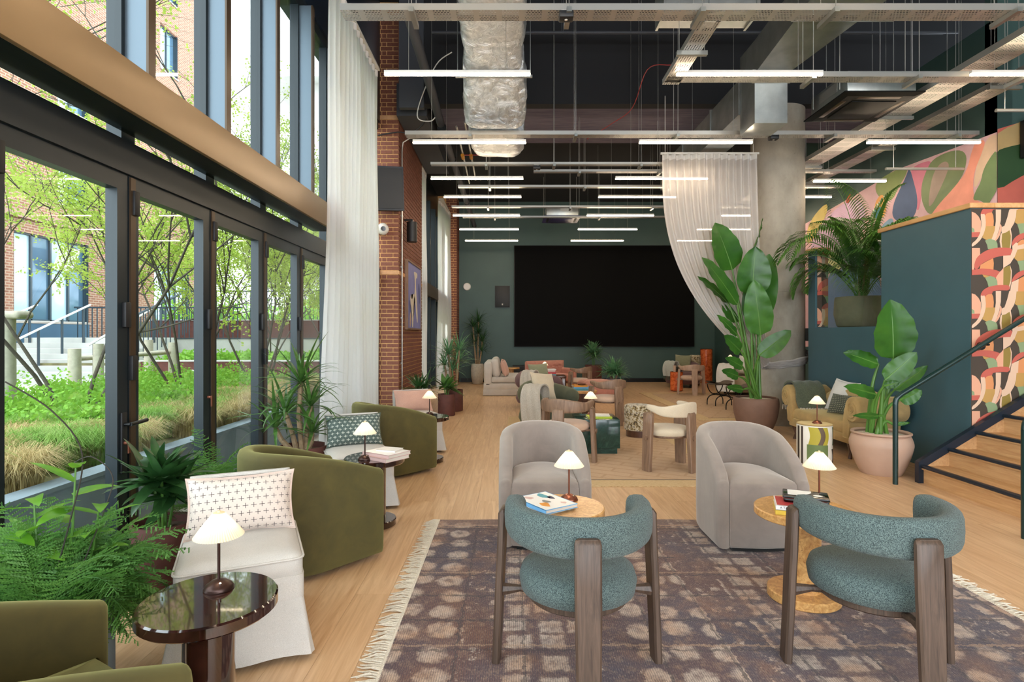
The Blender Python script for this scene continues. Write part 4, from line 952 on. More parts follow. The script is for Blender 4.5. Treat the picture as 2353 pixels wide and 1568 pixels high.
part('run', MB().span(0, 1.0, 0, 1.08, 0, .4), 'galvanised', gd3, smooth=0); part('hanger_rod', MB().cyl((.5, .5, .4), (.5, .5, 2.3), .006, n=6), 'tray_steel', gd3)
# ceiling cassettes
def cassette(label, x, y, z, panel, rz=0):
    o = thing('ceiling_cassette', label, 'air conditioner', (x, y, z), rz)
    part('casing', MB().rbox((0, 0, .17), (.82, .82, .26), .01), 'galvanised', o)
    part('casing_plate', MB().box((.1, -.412, .2), (.3, .006, .09)), 'tray_steel', o, smooth=0); part('side_plate', MB().box((-.412, 0, .2), (.006, .4, .12)), 'tray_steel', o, smooth=0)
    part('panel', MB().loft([[Vector((sx*h, sy*h, zz)) for sx, sy in ((-1, -1), (1, -1), (1, 1), (-1, 1))] for h, zz in ((.475, .035), (.475, .02), (.40, 0), (.30, -.004))], True, True, True), panel, o, smooth=0)
    part('grille', MB().rbox((0, 0, -.008), (.54, .54, .012), .005), panel, o)
    for sx, sy in ((1, 0), (-1, 0), (0, 1), (0, -1)): part('vane', MB().rbox((sx*.36, sy*.36, .002), (.06 if sx else .52, .06 if sy else .52, .012), .004), 'frame_bronze' if panel == 'panel_black' else 'black_plastic', o)
    for sx in (-1, 1):
        for sy in (-1, 1): part('hanger_rod', MB().cyl((sx*.44, sy*.3, .12), (sx*.44, sy*.3, ceil_z(x, y)-z), .006, n=6), 'tray_steel', o)
    return o
plain('panel_purple_lit', '#3b3a66', .35)  # purple light falling on the far panel, put into its colour
cassette('ceiling cassette unit with a black panel right of the column', 4.42, 7.15, 4.35, 'panel_black')
cassette('distant ceiling cassette with purple light painted on its panel above the screen', 1.32, 14.9, 4.52, 'panel_purple_lit')
# pipes
pp = thing('drain_pipe', 'thick dark pipe receding beside the foil duct', 'pipe', (-1.2, 6.5, 4.95))
part('pipe', MB().tube([(0, 0, .3), (0, 2.2, .25), (.02, 2.6, .12), (.05, 3.2, 0), (.05, 11.4, 0)], .065, 14), 'ceiling_grey', pp)
for y in (2.9, 4.6, 6.4, 8.2): part('collar', MB().cyl((.05, y, 0), (.05, y+.08, 0), .078, n=16), 'black_metal', pp)
for k, (x, z) in enumerate(((-.92, 4.92), (-.78, 5.0))):
    p2 = thing('heating_pipe', ('slim steel pipe with a yellow valve next to the drain pipe', 'slim steel pipe with a second valve next to the drain pipe')[k], 'pipe', (x, 9.55, z))
    part('pipe', MB().cyl((0, 0, .1), (0, 3.0, -.05), .018, n=10), 'tray_steel', p2)
    part('valve', MB().cyl((0, 1.2+.25*k, 0), (0, 1.34+.25*k, -.02), .035, n=12), 'yellow_valve', p2)
    part('valve_lever', MB().box((.06, 1.27+.25*k, .02), (.16, .02, .012)), 'red_cable', p2)
rc = thing('cable', 'thin red cable hanging from the tray near the column', 'cable', (1.85, 6.0, 4.3))
part('cable', MB().tube(smooth_path([(0, 0, .05), (.02, .6, .35), (.05, 1.9, .9), (.1, 3.1, .85), (-.15, 3.6, .78), (-.45, 4.4, .8)], 6), .006, 6), 'red_cable', rc)
cb_ = thing('cable', 'loose pale cable looping down beside the brick pier', 'cable', (-1.3, 9.1, 5.1))
part('cable', MB().tube(smooth_path([(.35, 0, .95), (.1, 0, .75), (-.15, .02, .2), (-.2, .02, -.1), (0, .05, -.14), (.1, .04, -.05)], 6), .009, 6), 'white_plastic', cb_)
cb2 = thing('cable', 'black cable looping out from the brick pier', 'cable', (-1.95, 9.78, 5.0))
part('cable', MB().tube(smooth_path([(-.35, 0, -.05), (0, -.02, 0), (.25, -.05, -.02), (.5, -.1, .2), (.62, -.1, .7)], 6), .011, 6), 'black_plastic', cb2)
for lb, x, y, z, col in (('black presence sensor hanging from the top tray', .46, 4.72, 4.13, 'black_plastic'), ('black sensor on the tray in front of the column', 3.62, 7.8, 4.19, 'black_plastic'), ('small dark box below the slim tray over the screen', .42, 9.2, 4.19, 'black_plastic')):
    s_ = thing('ceiling_sensor', lb, 'sensor', (x, y, z))
    part('sensor_body', MB().rbox((0, 0, .03), (.12, .1, .06), .012), col, s_); part('sensor_plate', MB().rbox((0, 0, .063), (.09, .07, .008), .003), 'white_plastic', s_); part('sensor_eye', MB().lathe([(.001, -.004), (.012, -.003), (.016, .004)], 14), 'white_plastic', s_)
for k, (x0, y0, x1, y1, z) in enumerate(((4.0, 5.2, 6.6, 4.6, 4.9), (5.4, 6.3, 6.4, 6.3, 4.0), (5.3, 8.0, 6.4, 8.0, 3.85))):
    b_ = thing('support_strut', ('dark sprinkler pipe crossing the upper right ceiling', 'steel strut hung below the wide trays', 'steel strut hung further back below the wide trays')[k], 'strut' if k else 'pipe', (x0, y0, z))
    part('bar', MB().tube([(0, 0, 0), (x1-x0, y1-y0, 0 if k else .25)], .02 if k else .03, 8), 'tray_steel' if k else 'black_metal', b_)
    for f_ in (.1, .9): part('hanger_rod', MB().cyl(((x1-x0)*f_, (y1-y0)*f_, 0), ((x1-x0)*f_, (y1-y0)*f_, 7.3-z), .004, n=6), 'tray_steel', b_)
# pole-like sprinkler drops and thin ceiling pipes
for k, y in enumerate((8.6, 8.9)):
    cp = thing('ceiling_pipe', ('thin horizontal pipe high across the black ceiling', 'second thin pipe high across the black ceiling')[k], 'pipe', (-1.2, y, 6.1+.15*k))
    part('pipe', MB().cyl((0, 0, 0), (8, 0, 0), .022, n=8), 'ceiling_grey', cp)
    part('hanger', MB().cyl((2, 0, 0), (2, 0, 1.2-.15*k), .006, n=6).cyl((6, 0, 0), (6, 0, 1.2-.15*k), .006, n=6), 'ceiling_grey', cp)
# ------------------------------------------------------------------ things on the walls
sp_ = thing('wall_speaker', 'large dark grey loudspeaker bracketed to the brick pier', 'speaker', (-2.1, 9.66, 3.62))
Q = Matrix.Rotation(math.radians(9), 3, 'X') @ Matrix.Rotation(math.radians(22), 3, 'Z')
part('cabinet', MB().loft([[Q @ Vector(p) for p in ((-.21, .12, z), (.21, .12, z), (.25, -.16, z), (-.25, -.16, z))] for z in (0, .72)], True, True, True), 'ceiling_grey', sp_, smooth=0)
part('grille', MB().loft([[Q @ Vector(p) for p in ((-.235, -.161, z), (.235, -.161, z), (.23, -.172, z), (-.23, -.172, z))] for z in (.03, .69)], True, True, True), 'black_plastic', sp_, smooth=0)
part('bracket', MB().box((0, .13, .36), (.08, .12, .2)), 'black_metal', sp_, smooth=0)
dc = thing('dome_camera', 'white dome camera on the brick pier', 'camera', (-2.2, 9.82, 3.32))
part('camera_base', MB().cyl((-.06, .03, 0), (-.06, -.03, 0), .05, n=20), 'white_plastic', dc)
part('camera_ball', MB().lathe([(.001, -.105), (.05, -.09), (.09, -.05), (.105, 0), (.09, .05), (.05, .09), (.001, .105)], 28, (.0, -.1, 0)), 'white_plastic', dc, smooth=70)
part('lens', MB().cyl((.03, -.19, -.01), (.035, -.215, -.012), .04, n=18), 'black_gloss', dc)
ws = thing('spot_light', 'black cylinder spotlight on the side of the brick pier', 'light', (-1.93, 10.35, 3.2))
part('cylinder', MB().cyl((.12, 0, 0), (.12, 0, .36), .095, n=24), 'black_plastic', ws); part('bracket', MB().box((.04, 0, .40), (.18, .05, .03)).box((.12, 0, .38), (.04, .04, .06)), 'black_metal', ws, smooth=0)
cd_ = thing('conduit', 'grey electrical conduit running down the pier corner', 'conduit', (-1.94, 10.0, 0))
part('tube', MB().tube([(.015, 0, .3), (.015, 0, 4.75), (.03, 0, 4.9), (.15, 0, 4.98), (.5, 0, 5.0)], .014, 8), 'tray_steel', cd_)
part('outlet_box', MB().rbox((.03, 0, .27), (.06, .09, .14), .008), 'tray_steel', cd_)
for z in (1.0, 1.8, 2.7, 3.6): part('clip', MB().box((.012, 0, z), (.035, .05, .02)), 'tray_steel', cd_, smooth=0)
ar = thing('framed_picture', 'oak framed abstract picture in lilac and cream on the pier side', 'picture', (-1.95, 11.18, 2.25))
aw, ah = 1.56, 1.3
part('frame', MB().span(0, .06, -aw/2, aw/2, -ah/2, -ah/2+.03).span(0, .06, -aw/2, aw/2, ah/2-.03, ah/2).span(0, .06, -aw/2, -aw/2+.03, -ah/2+.03, ah/2-.03).span(0, .06, aw/2-.03, aw/2, -ah/2+.03, ah/2-.03), 'brown_oak', ar, smooth=0)
part('canvas', MB().span(.01, .045, -aw/2+.03, aw/2-.03, -ah/2+.03, ah/2-.03), hexmat('#7d7fb5'), ar, smooth=0)
for k, (cc, pts) in enumerate([('#d8cfc0', [(-.1, .5), (.35, .5), (.3, .4), (.15, .38), (.2, .1), (.3, -.1), (.4, -.5), (.25, -.5), (.1, -.1), (-.1, .1), (-.3, -.1), (-.4, .05), (-.5, -.1), (-.3, -.3), (-.3, -.6), (-.15, -.6), (-.1, -.1), (.05, .2), (.0, .4)]), ('#50598e', [(-.6, -.1), (-.5, -.5), (-.4, -.55), (-.45, -.1)]), ('#50598e', [(.4, .3), (.6, .3), (.65, -.1), (.5, -.1)]), ('#c9a894', [(-.5, -.3), (-.4, -.35), (-.45, -.6), (-.55, -.6)])]):
    q = soft(pts, 1); part('paint_shape', MB().add([(.0462+.0004*k, y, z) for y, z in q], [tuple(range(len(q)))]), hexmat(cc), ar, smooth=0)
sc_ = thing('video_screen', 'huge black video wall on the green end wall', 'screen', (2.96, 17.95, 1.126))
part('bezel', MB().rbox((0, .03, 1.607), (5.72, .1, 3.214), .01), 'black_plastic', sc_); part('display', MB().box((0, -.0215, 1.607), (5.68, .004, 3.18)), 'screen_black', sc_, smooth=0)
for k in range(1, 8): part('panel_joint', MB().box((-2.84+5.68*k/8, -.0238, 1.607), (.003, .0006, 3.18)), 'screen_black', sc_, smooth=0)
ns = thing('wall_speaker', 'small black recessed speaker left of the video wall', 'speaker', (-.27, 18.0, 2.39))
part('cabinet', MB().rbox((0, .0, .33), (.44, .1, .66), .01), 'black_plastic', ns); part('frame', MB().span(-.24, .24, .02, .05, -.02, .68), 'black_metal', ns, smooth=0); part('badge', MB().box((0, -.052, .08), (.04, .004, .05)), 'white_plastic', ns, smooth=0)
wd_ = thing('wall_disc', 'round white wall speaker on the green end wall', 'speaker', (-1.40, 18.05, 3.04))
part('dome', MB().cyl((0, 0, 0), (0, -.05, 0), .125, .11, 28), 'white_plastic', wd_); part('grille', MB().cyl((0, -.05, 0), (0, -.054, 0), .09, n=28), 'book_white', wd_)
fa = thing('fire_call_point', 'small red fire call point on the far pier', 'alarm', (-1.80, 17.29, 1.36))
part('box', MB().rbox((0, 0, 0), (.1, .05, .1), .008), 'red_cable', fa); part('plate', MB().box((0, -.027, 0), (.05, .004, .05)), 'white_plastic', fa, smooth=0)
part('conduit', MB().cyl((0, 0, -.05), (0, 0, -1.36), .01, n=6), 'tray_steel', fa)
ms = thing('wall_speaker', 'black speaker on the mural at the right picture edge', 'speaker', (6.93, 7.4, 3.85))
part('cabinet', MB().rbox((0, 0, .25), (.3, .28, .5), .015), 'black_plastic', ms); part('bracket', MB().box((0, .15, .25), (.06, .04, .1)), 'black_metal', ms, smooth=0)
# ------------------------------------------------------------------ hanging sheer tied back to the column
hc = thing('sheer_curtain', 'white sheer drape swept sideways and tied round the concrete column', 'curtain', (3.15, 8.96, 1.0))
def drape(s, t):
    # t: 0 at the rail, 1 at the tie
    x0 = lerp(2.40, 3.90, s); k = t
    xe = lerp(3.98, 4.12, s); ze = .97+.09*s
    a = sm(k)*.62+.38*k*k; b = a**1.55 if s < .5 else a**(1.55+.9*(s-.5)*2)
    x = lerp(x0, xe, lerp(k**3.0, k**1.25, 1-s) if False else k**(2.6-.5*s)); z = lerp(4.36, ze, k**.93)
    w = .045*(1-k*.7)
    y = 8.98+w*math.sin(2*PI*13*s+.6*math.sin(5*s))+.02*math.sin(6*k+9*s)+.02*k
    return (x-3.15, y-8.96, z-1.0)
part('cloth', MB().grid(lambda u, v: drape(u, v), 150, 34), 'sheer_drape', hc, smooth=180)
part('header_tape', MB().grid(lambda u, v: (drape(u, 0)[0], drape(u, 0)[1]-.004, 4.37-.08*v-1.0), 150, 1), 'white_linen', hc, smooth=180)
part('rail', MB().box((.01, .03, 3.385), (1.56, .03, .03)).cyl((-.7, .03, 3.4), (-.7, .03, 4.3), .005, n=6).cyl((.7, .03, 3.4), (.7, .03, 4.3), .005, n=6), 'white_plastic', hc)
m = MB()
for k in range(9):
    P = []
    for i in range(25):
        a = math.radians(222+150*i/24); r = .44+.008*k+.006*math.sin(i*1.7+k); P.append((4.56+r*math.cos(a)-3.15, 9.68+r*math.sin(a)-8.96, -.02+.0075*i+.02*(k-4)*(.5+.5*i/24)+.006*math.sin(i+k*2)))
    a0 = (drape(k/8, 1)); m.tube([a0, ((a0[0]+P[0][0])/2, (a0[1]+P[0][1])/2, (a0[2]+P[0][2])/2)]+P, .016, 6)
part('tie_wrap', m, 'sheer_drape', hc, smooth=60)
# ------------------------------------------------------------------ furniture builders (local front is -Y)
def face(fx, fy): return math.atan2(fx, -fy)
def u_path(w, d, b, n=40):
    a = w/2; yb = d/2-b; pts = []
    ns = 8
    for i in range(ns): pts.append((Vector((-a, -d/2+(yb+d/2)*i/ns, 0)), Vector((-1, 0, 0))))
    for i in range(n+1):
        t = PI-PI*i/n; p = Vector((a*math.cos(t), yb+b*math.sin(t), 0)); nn = Vector((b*math.cos(t), a*math.sin(t), 0)).normalized(); pts.append((p, nn))
    for i in range(1, ns+1): pts.append((Vector((a, yb-(yb+d/2)*i/ns, 0)), Vector((1, 0, 0))))
    L = [0]
    for i in range(1, len(pts)): L.append(L[-1]+(pts[i][0]-pts[i-1][0]).length)
    return [(p, n_, l/L[-1]) for (p, n_), l in zip(pts, L)]
def tub_chair(name, label, mat, w, d, hb, ha, th, zs, power, group, round_front, skirt_front):
    c = thing(name, label, 'armchair', group=group)
    path = u_path(w-th, d, (w-th)*.52)
    z0 = .035; rings = []
    def ring(p, n_, zt, k=1.0, fwd=0.0):
        h = th/2*k; r = min(.035, h*.8); fw = Vector((0, -fwd, 0)); ins = .02
        pr = [(h-.02*k, z0), (h-.004, z0+.03), (h, .2), (h, zt-r*1.2), (h-r*.3, zt-r*.35), (h-r, zt), (-h+r, zt), (-h+r*.3, zt-r*.35), (-h, zt-r*1.2), (-h, .3), (-h, z0)]
        return [p+n_*o+Vector((0, 0, z))+fw for o, z in pr]
    def ztop(s): q = 1-abs(2*s-1); return ha+(hb-ha)*math.sin(min(1, q*1.15)*PI/2)**power if not skirt_front else ha+(hb-ha)*math.sin(min(1, q*1.12)*PI/2)**.62
    def ends(p, n_, zt, rev):
        out = []
        for a in (75, 50, 25):
            a = math.radians(a); out.append(ring(p, n_, zt-round_front*(1-math.cos(a)), max(.12, math.cos(a)), round_front*math.sin(a)))
        return out if not rev else out[::-1]
    p, n_, s = path[0]; rings += ends(p, n_, ztop(0), False)
    for p, n_, s in path: rings.append(ring(p, n_, ztop(s)))
    p, n_, s = path[-1]; rings += ends(p, n_, ztop(1), True)
    part('shell', MB().loft(rings, True, True, True), mat, c, smooth=60)
    inner = [p-n_*(th/2-.004) for p, n_, s in path]
    fy = -d/2-round_front*(.6 if skirt_front else -.2)
    m = 8; x0, x1 = inner[0].x, inner[-1].x
    front = [Vector((lerp(x1, x0, i/m), fy-.02*math.sin(PI*i/m), 0)) for i in range(m+1)]
    plan = inner+front; cx = Vector((0, -.02, 0))
    def lay(sc_, z, dz=0): return [Vector((cx.x+(q.x-cx.x)*sc_, cx.y+(q.y-cx.y)*sc_, z)) for q in plan]
    zb = zs-.13 if not skirt_front else z0
    part('seat_cushion', MB().loft([lay(.97, zb), lay(.995, zb+.012), lay(1, zs-.03), lay(.99, zs-.01), lay(.95, zs+.006), lay(.75, zs+.022), lay(.4, zs+.03), lay(.02, zs+.032)], True, True, True), mat, c, smooth=60)
    if not skirt_front: part('base_panel', MB().loft([lay(.94, z0), lay(.985, z0+.02), lay(.985, zb-.004), lay(.97, zb)], True, True, True), mat, c, smooth=60)
    if skirt_front:
        for e_ in (front[0], front[-1]): part('front_seam', MB().tube([e_+Vector((0, -.001, z0+.02)), e_+Vector((0, -.001, zs-.04))], .003, 6), mat, c)
    part('plinth', MB().loft([lay(.86, 0), lay(.86, z0+.002)], True, True, True), 'black_base', c, smooth=30)
    return c
def slipper_chair(name, label, group, mat='linen'):
    c = thing(name, label, 'chair', group=group); w, d, zs = .53, .60, .48
    def rr(hw, hd, r, n=5, m=6):
        out = []
        for k, (sx, sy) in enumerate(((1, 1), (-1, 1), (-1, -1), (1, -1))):
            for i in range(n+1):
                a = PI/2*k+PI/2*i/n; out.append((sx*(hw-r)+r*math.cos(a), sy*(hd-r)+r*math.sin(a)))
            nx, ny = ((-1, 1), (-1, -1), (1, -1), (1, 1))[k]
            e = out[-1]; a = PI/2*(k+1); f = (nx*(hw-r)+r*math.cos(a), ny*(hd-r)+r*math.sin(a))
            for i in range(1, m): out.append((lerp(e[0], f[0], i/m), lerp(e[1], f[1], i/m)))
        return out
    R3 = lambda pts, z: [Vector((x, y, z)) for x, y in pts]
    part('seat_cushion', MB().loft([R3(rr(w/2-.01, d/2-.01, .04), zs-.11), R3(rr(w/2, d/2, .04), zs-.1), R3(rr(w/2, d/2, .04), zs-.025), R3(rr(w/2-.012, d/2-.012, .04), zs-.004), R3(rr(w/2-.06, d/2-.06, .05), zs+.012), R3(rr(w/2-.16, d/2-.18, .05), zs+.02), R3(rr(.02, .02, .01), zs+.022)], True, True, True), mat, c, smooth=50)
    part('welt', MB().tube(R3(rr(w/2+.002, d/2+.002, .04), zs-.02)+R3(rr(w/2+.002, d/2+.002, .04), zs-.02)[:1], .006, 6, False), mat, c)
    part('seat_band', MB().loft([R3(rr(w/2+.004, d/2+.004, .03), zs-.2), R3(rr(w/2+.004, d/2+.004, .03), zs-.095)], True, True, True), mat, c, smooth=50)
    sk = []
    base = rr(w/2, d/2, .025, 5, 12)
    for j in range(9):
        t = j/8; ring = []
        for i, (x, y) in enumerate(base):
            L = math.hypot(x, y); cn = abs(abs(x)/(w/2)-1)*(w/2)+abs(abs(y)/(d/2)-1)*(d/2)
            pleat = math.exp(-(cn/.035)**2)
            q = .03*t+.024*t*pleat+.006*t*math.sin(i*1.1+t*2)
            ring.append(Vector((x*(1+q/(w/2)), y*(1+q/(d/2)), zs-.185-(zs-.215)*t)))
        sk.append(ring)
    part('skirt', MB().loft(sk, True, False, False), mat, c, smooth=50)
    part('skirt_pleat', MB().loft([[Vector((w/2-.012+q, -d/2+.012-q, z)) for q in (-.01, .01)] for z in (.03, zs-.2)], False), mat, c)
    tilt = Matrix.Rotation(math.radians(-9), 3, 'X')
    bw, bt, bhh = w-.04, .11, .315
    bk = []
    for z, k in ((0, 1), (.02, 1), (bhh-.05, 1), (bhh-.015, .97), (bhh, .9)):
        bk.append([tilt @ Vector((x*(1 if z < bhh-.03 else .985), y*k*(1-.12*z/bhh), z))+Vector((0, d/2-.075, zs-.03)) for x, y in rr(bw/2, bt/2, .03)])
    part('backrest', MB().loft(bk, True, True, True), mat, c, smooth=50)
    e = [tilt @ Vector((x, -bt/2*.94, z))+Vector((0, d/2-.075, zs-.03)) for x, z in [(-bw/2+.012, .03), (-bw/2+.012, bhh-.05), (-bw/2+.03, bhh-.015), (bw/2-.03, bhh-.015), (bw/2-.012, bhh-.05), (bw/2-.012, .03)]]
    part('back_welt', MB().tube(smooth_path(e, 3), .005, 6), mat, c)
    for sx in (-1, 1):
        for sy in (-1, 1): part('leg', MB().cyl((sx*(w/2-.05), sy*(d/2-.05), 0), (sx*(w/2-.05), sy*(d/2-.05), zs-.2), .016, .02, 10), 'walnut', c)
    return c
def three_leg_chair(name, label, group, fab, wd, padded, railmat=None, seat_r=.262):
    c = thing(name, label, 'chair', group=group)
    rr_, zc, span = (.282, .672, 112) if padded else (.29, .675, 105)
    def rail_pt(th):
        a = math.radians(th); return Vector((rr_*math.sin(a), rr_*math.cos(a)-.02, 0)), Vector((math.sin(a), math.cos(a), 0))
    rings = []; N = 44; m = 16
    for i in range(N+1):
        th = -span+2*span*i/N; q = abs(th)/span; p, n_ = rail_pt(th)
        if padded: hz = .084-.012*q; ht = .037+.012*q; zz = zc+.012*q*q
        else: hz = .062*(1-q**1.5)+.021; ht = .016+.014*q; zz = zc-.02*sm(q*1.3)+.045*sm((q-.55)/.45)
        en = min(1, (span-abs(th))/ (9 if padded else 4)); k = math.sqrt(max(.02, 1-(1-en)**2))
        hz *= k; ht *= k
        ring = []
        for j in range(m):
            a = 2*PI*j/m; ca, sa = math.cos(a), math.sin(a); e = .62 if padded else .55
            ring.append(p+n_*(ht*math.copysign(abs(ca)**e, ca))+Vector((0, 0, zz+hz*math.copysign(abs(sa)**e, sa))))
        rings.append(ring)
    part('back_rail', MB().loft(rings, True, True, True), railmat or fab, c, smooth=60)
    zs = .46
    lw, lt = (.105, .034) if padded else (.14, .048)
    def leg(th, top, wdt):
        p, n_ = rail_pt(th); tg = Vector((n_.y, -n_.x, 0)); off = (.046+lt/2-.006) if padded else (.004)
        P = []
        for z, k, o in ((0, .88, off+.03), (.25, .95, off+.018), (zs-.06, 1, off+.012), (zs+.05, 1, off+.006), (top-.02, 1, off), (top-.004, .93, off-.004), (top, .8, off-.006)):
            ctr = p+n_*o; hw = wdt/2*k; h2 = lt/2*(1 if z < top-.01 else .6); b = .008
            P.append([ctr+tg*x+n_*y+Vector((0, 0, z)) for x, y in ((-hw+b, -h2), (hw-b, -h2), (hw, -h2+b), (hw, h2-b), (hw-b, h2), (-hw+b, h2), (-hw, h2-b), (-hw, -h2+b))])
        part('leg', MB().loft(P, True, True, True), wd, c, smooth=40)
    topz = zc+.018 if padded else zc-.03
    leg(0, topz, lw); leg(-98, topz+.012 if padded else topz-.008, lw*(.86 if padded else .95)); leg(98, topz+.012 if padded else topz-.008, lw*(.86 if padded else .95))
    pr = [(.02, zs-.115), (seat_r-.04, zs-.115), (seat_r-.008, zs-.1), (seat_r, zs-.05), (seat_r-.012, zs-.012), (seat_r-.05, zs+.008), (.1, zs+.016), (.001, zs+.017)]
    if not padded: pr = [(.02, zs-.075), (seat_r-.012, zs-.075), (seat_r, zs-.05), (seat_r-.004, zs-.02), (seat_r-.04, zs+.004), (.1, zs+.012), (.001, zs+.013)]
    part('seat', MB().lathe(pr, 44, (0, -.03, 0)), fab, c, smooth=60)
    zf = pr[0][1]
    fr = part('seat_frame', MB().lathe([(.05, zf-.03), (seat_r-.05, zf-.03), (seat_r-.04, zf-.022), (seat_r-.04, zf+.002), (.05, zf+.002)], 40, (0, -.03, 0)), wd, c, smooth=40)
    for th in (0, -98, 98):
        p, n_ = rail_pt(th); a = p+n_*.06; b = Vector((0, -.03, 0))+((p-Vector((0, -.03, 0))).normalized())*(seat_r-.08)
        part('bracket', MB().tube([Vector((a.x, a.y, zf-.02)), Vector(((a.x+b.x)/2, (a.y+b.y)/2, zf-.012)), Vector((b.x, b.y, zf-.012))], [.03, .016, .02], 8), wd, c)
    return c
def side_table(name, label, mat, loc, h, r, colr, baser, group, th=.045, z=0):
    t_ = thing(name, label, 'side table', (loc[0], loc[1], z), group=group); h -= z
    b = .006
    part('table_top', MB().lathe([(.001, h-th), (r-b, h-th), (r, h-th+b), (r, h-b), (r-b, h), (.001, h)], 56), mat, t_, smooth=40)
    part('column', MB().lathe([(colr, .04), (colr, h-th)], 40), mat, t_, smooth=40)
    part('foot_disc', MB().lathe([(.001, 0), (baser-b, 0), (baser, b), (baser, .045), (baser-b, .051), (.001, .051)], 48), mat, t_, smooth=40)
    return t_
lamp_root = None
def table_lamp(label, x, y, z, dark=False, h=.292, rz=0.0):
    l_ = thing('table_lamp', label, 'lamp', (x, y, z), rz, 'small pleated table lamps')
    mt = 'copper' if not dark else 'bronze_dark'
    part('lamp_base', MB().lathe([(.001, 0), (.052, 0), (.054, .004), (.046, .018), (.028, .031), (.012, .037), (.001, .038)], 32), mt, l_, smooth=60)
    part('stem', MB().cyl((0, 0, .035), (0, 0, h-.02), .0055, n=10), mt, l_)
    part('switch', MB().cyl((.02, -.03, .026), (.023, -.035, .036), .004, n=8), 'chrome', l_)
    n = 112
    sh = MB().loft([[Vector((r*(1+.022*(1 if i % 2 else -1))*math.cos(2*PI*i/n), r*(1+.022*(1 if i % 2 else -1))*math.sin(2*PI*i/n), z_)) for i in range(n)] for r, z_ in ((.088, h-.09), (.055, h-.045), (.021, h-.003))], True)
    part('lamp_shade', sh, 'pleated', l_, smooth=20)
    part('shade_cap', MB().lathe([(.001, h-.006), (.02, h-.006), (.02, h-.002), (.001, h-.001)], 24).cyl((0, 0, h-.002), (0, 0, h+.006), .006), 'pleated', l_)
    ld = bpy.data.lights.new('bulb', 'POINT'); ld.energy = .32; ld.color = (1, .84, .64); ld.shadow_soft_size = .02
    lo = add_obj('bulb', ld, l_, (0, 0, h-.065))
    return l_
def book(label, cx, cy, z, L, W, T, ang, cov, top=None, spine_text=None, txt='ink', name='book', page='pages', prints=()):
    """L runs along the spine; local -Y side is the spine."""
    b = thing(name, label, 'book', (cx, cy, z), ang)
    part('cover', MB().box((0, 0, T-.0015), (L, W, .003)).box((0, 0, .0015), (L, W, .003)).box((0, -W/2+.0015, T/2), (L, .003, T)), cov, b, smooth=0)
    part('page_block', MB().box((0, .002, T/2), (L-.008, W-.008, T-.006)), page, b, smooth=0)
    if top: part('cover_print', MB().box((0, 0, T+.0003), (L-.012, W-.012, .0006)), top, b, smooth=0)
    for k, (px, py, sx, sy, m_) in enumerate(prints):
        part('cover_picture', MB().add([(px+sx*math.cos(a)*(1+.25*math.sin(3*a+k)), py+sy*math.sin(a)*(1+.2*math.cos(2*a+k)), T+.0009) for a in [2*PI*i/14 for i in range(14)]], [tuple(range(14))]), m_, b, smooth=0)
    if spine_text: textmesh(spine_text, T*.66, txt, b, Matrix.Translation((-L/2+.02, -W/2-.0004, T/2)) @ Matrix.Rotation(PI/2, 4, 'X'), 'spine_title', ax='LEFT')
    return b
def pillow(label, mat, w, h, t_, M, flange=0.0, cat='cushion', name='cushion', group=None):
    """lies in its local XZ plane, thickness along Y, base at z=0"""
    o = thing(name, label, cat, group=group); o.matrix_world = M
    def prof(a): return max(0.0, 1-abs(a)**2.6)**.55
    def fn(sg):
        def g(u, v):
            a, b = 2*u-1, 2*v-1
            k = prof(a)*prof(b); pin = 1-.05*(1-b*b) if True else 1
            x = a*w/2*(1-.045*(1-abs(b)**2)*abs(a)**6*1.6); z = h/2+b*h/2*(1-.06*(1-abs(a)**2)*abs(b)**6*1.6)
            wr = .004*noise.noise(Vector((x*14, z*14, sg*3+w)))*k
            return (x, sg*(t_/2*k+wr+.0008), z)
        return g
    mb = MB(); mb.grid(fn(-1), 26, 20); n0 = len(mb.v)
    mb2 = MB(); mb2.grid(fn(1), 26, 20)
    mb.uv += mb2.uv; mb.v += mb2.v; mb.f += [tuple(reversed([i+n0 for i in f])) for f in mb2.f]; mb.m += mb2.m
    part('cover', mb, mat, o, smooth=70)
    if flange:
        ring = []; P = []
        for i in range(96):
            a = i/96*4; s_ = int(a); f_ = a-s_
            P.append(((-1+2*f_, -1), (1, -1+2*f_), (1-2*f_, 1), (-1, 1-2*f_))[s_])
        def edge(a, b, e): return (a*(w/2*(1-.072*(1-b*b)*abs(a)**6)+e), h/2+b*(h/2*(1-.096*(1-a*a)*abs(b)**6)+e))
        inn = [Vector((edge(a, b, -.012)[0], 0, edge(a, b, -.012)[1])) for a, b in P]
        out = [Vector((edge(a, b, flange)[0], .004*math.sin(i*.9), edge(a, b, flange)[1])) for i, (a, b) in enumerate(P)]
        part('flange', MB().loft([[p+Vector((0, -.002, 0)) for p in inn], out, [p+Vector((0, .003, 0)) for p in inn]], True), 'flange_linen' if mat == 'cross_cream' else 'throw_green' if mat == 'cross_teal' else mat, o, smooth=60)
    return o
def Mx(x, y, z, rz=0, rx=0, ry=0): return Matrix.Translation((x, y, z)) @ Matrix.Rotation(rz, 4, 'Z') @ Matrix.Rotation(rx, 4, 'X') @ Matrix.Rotation(ry, 4, 'Y')
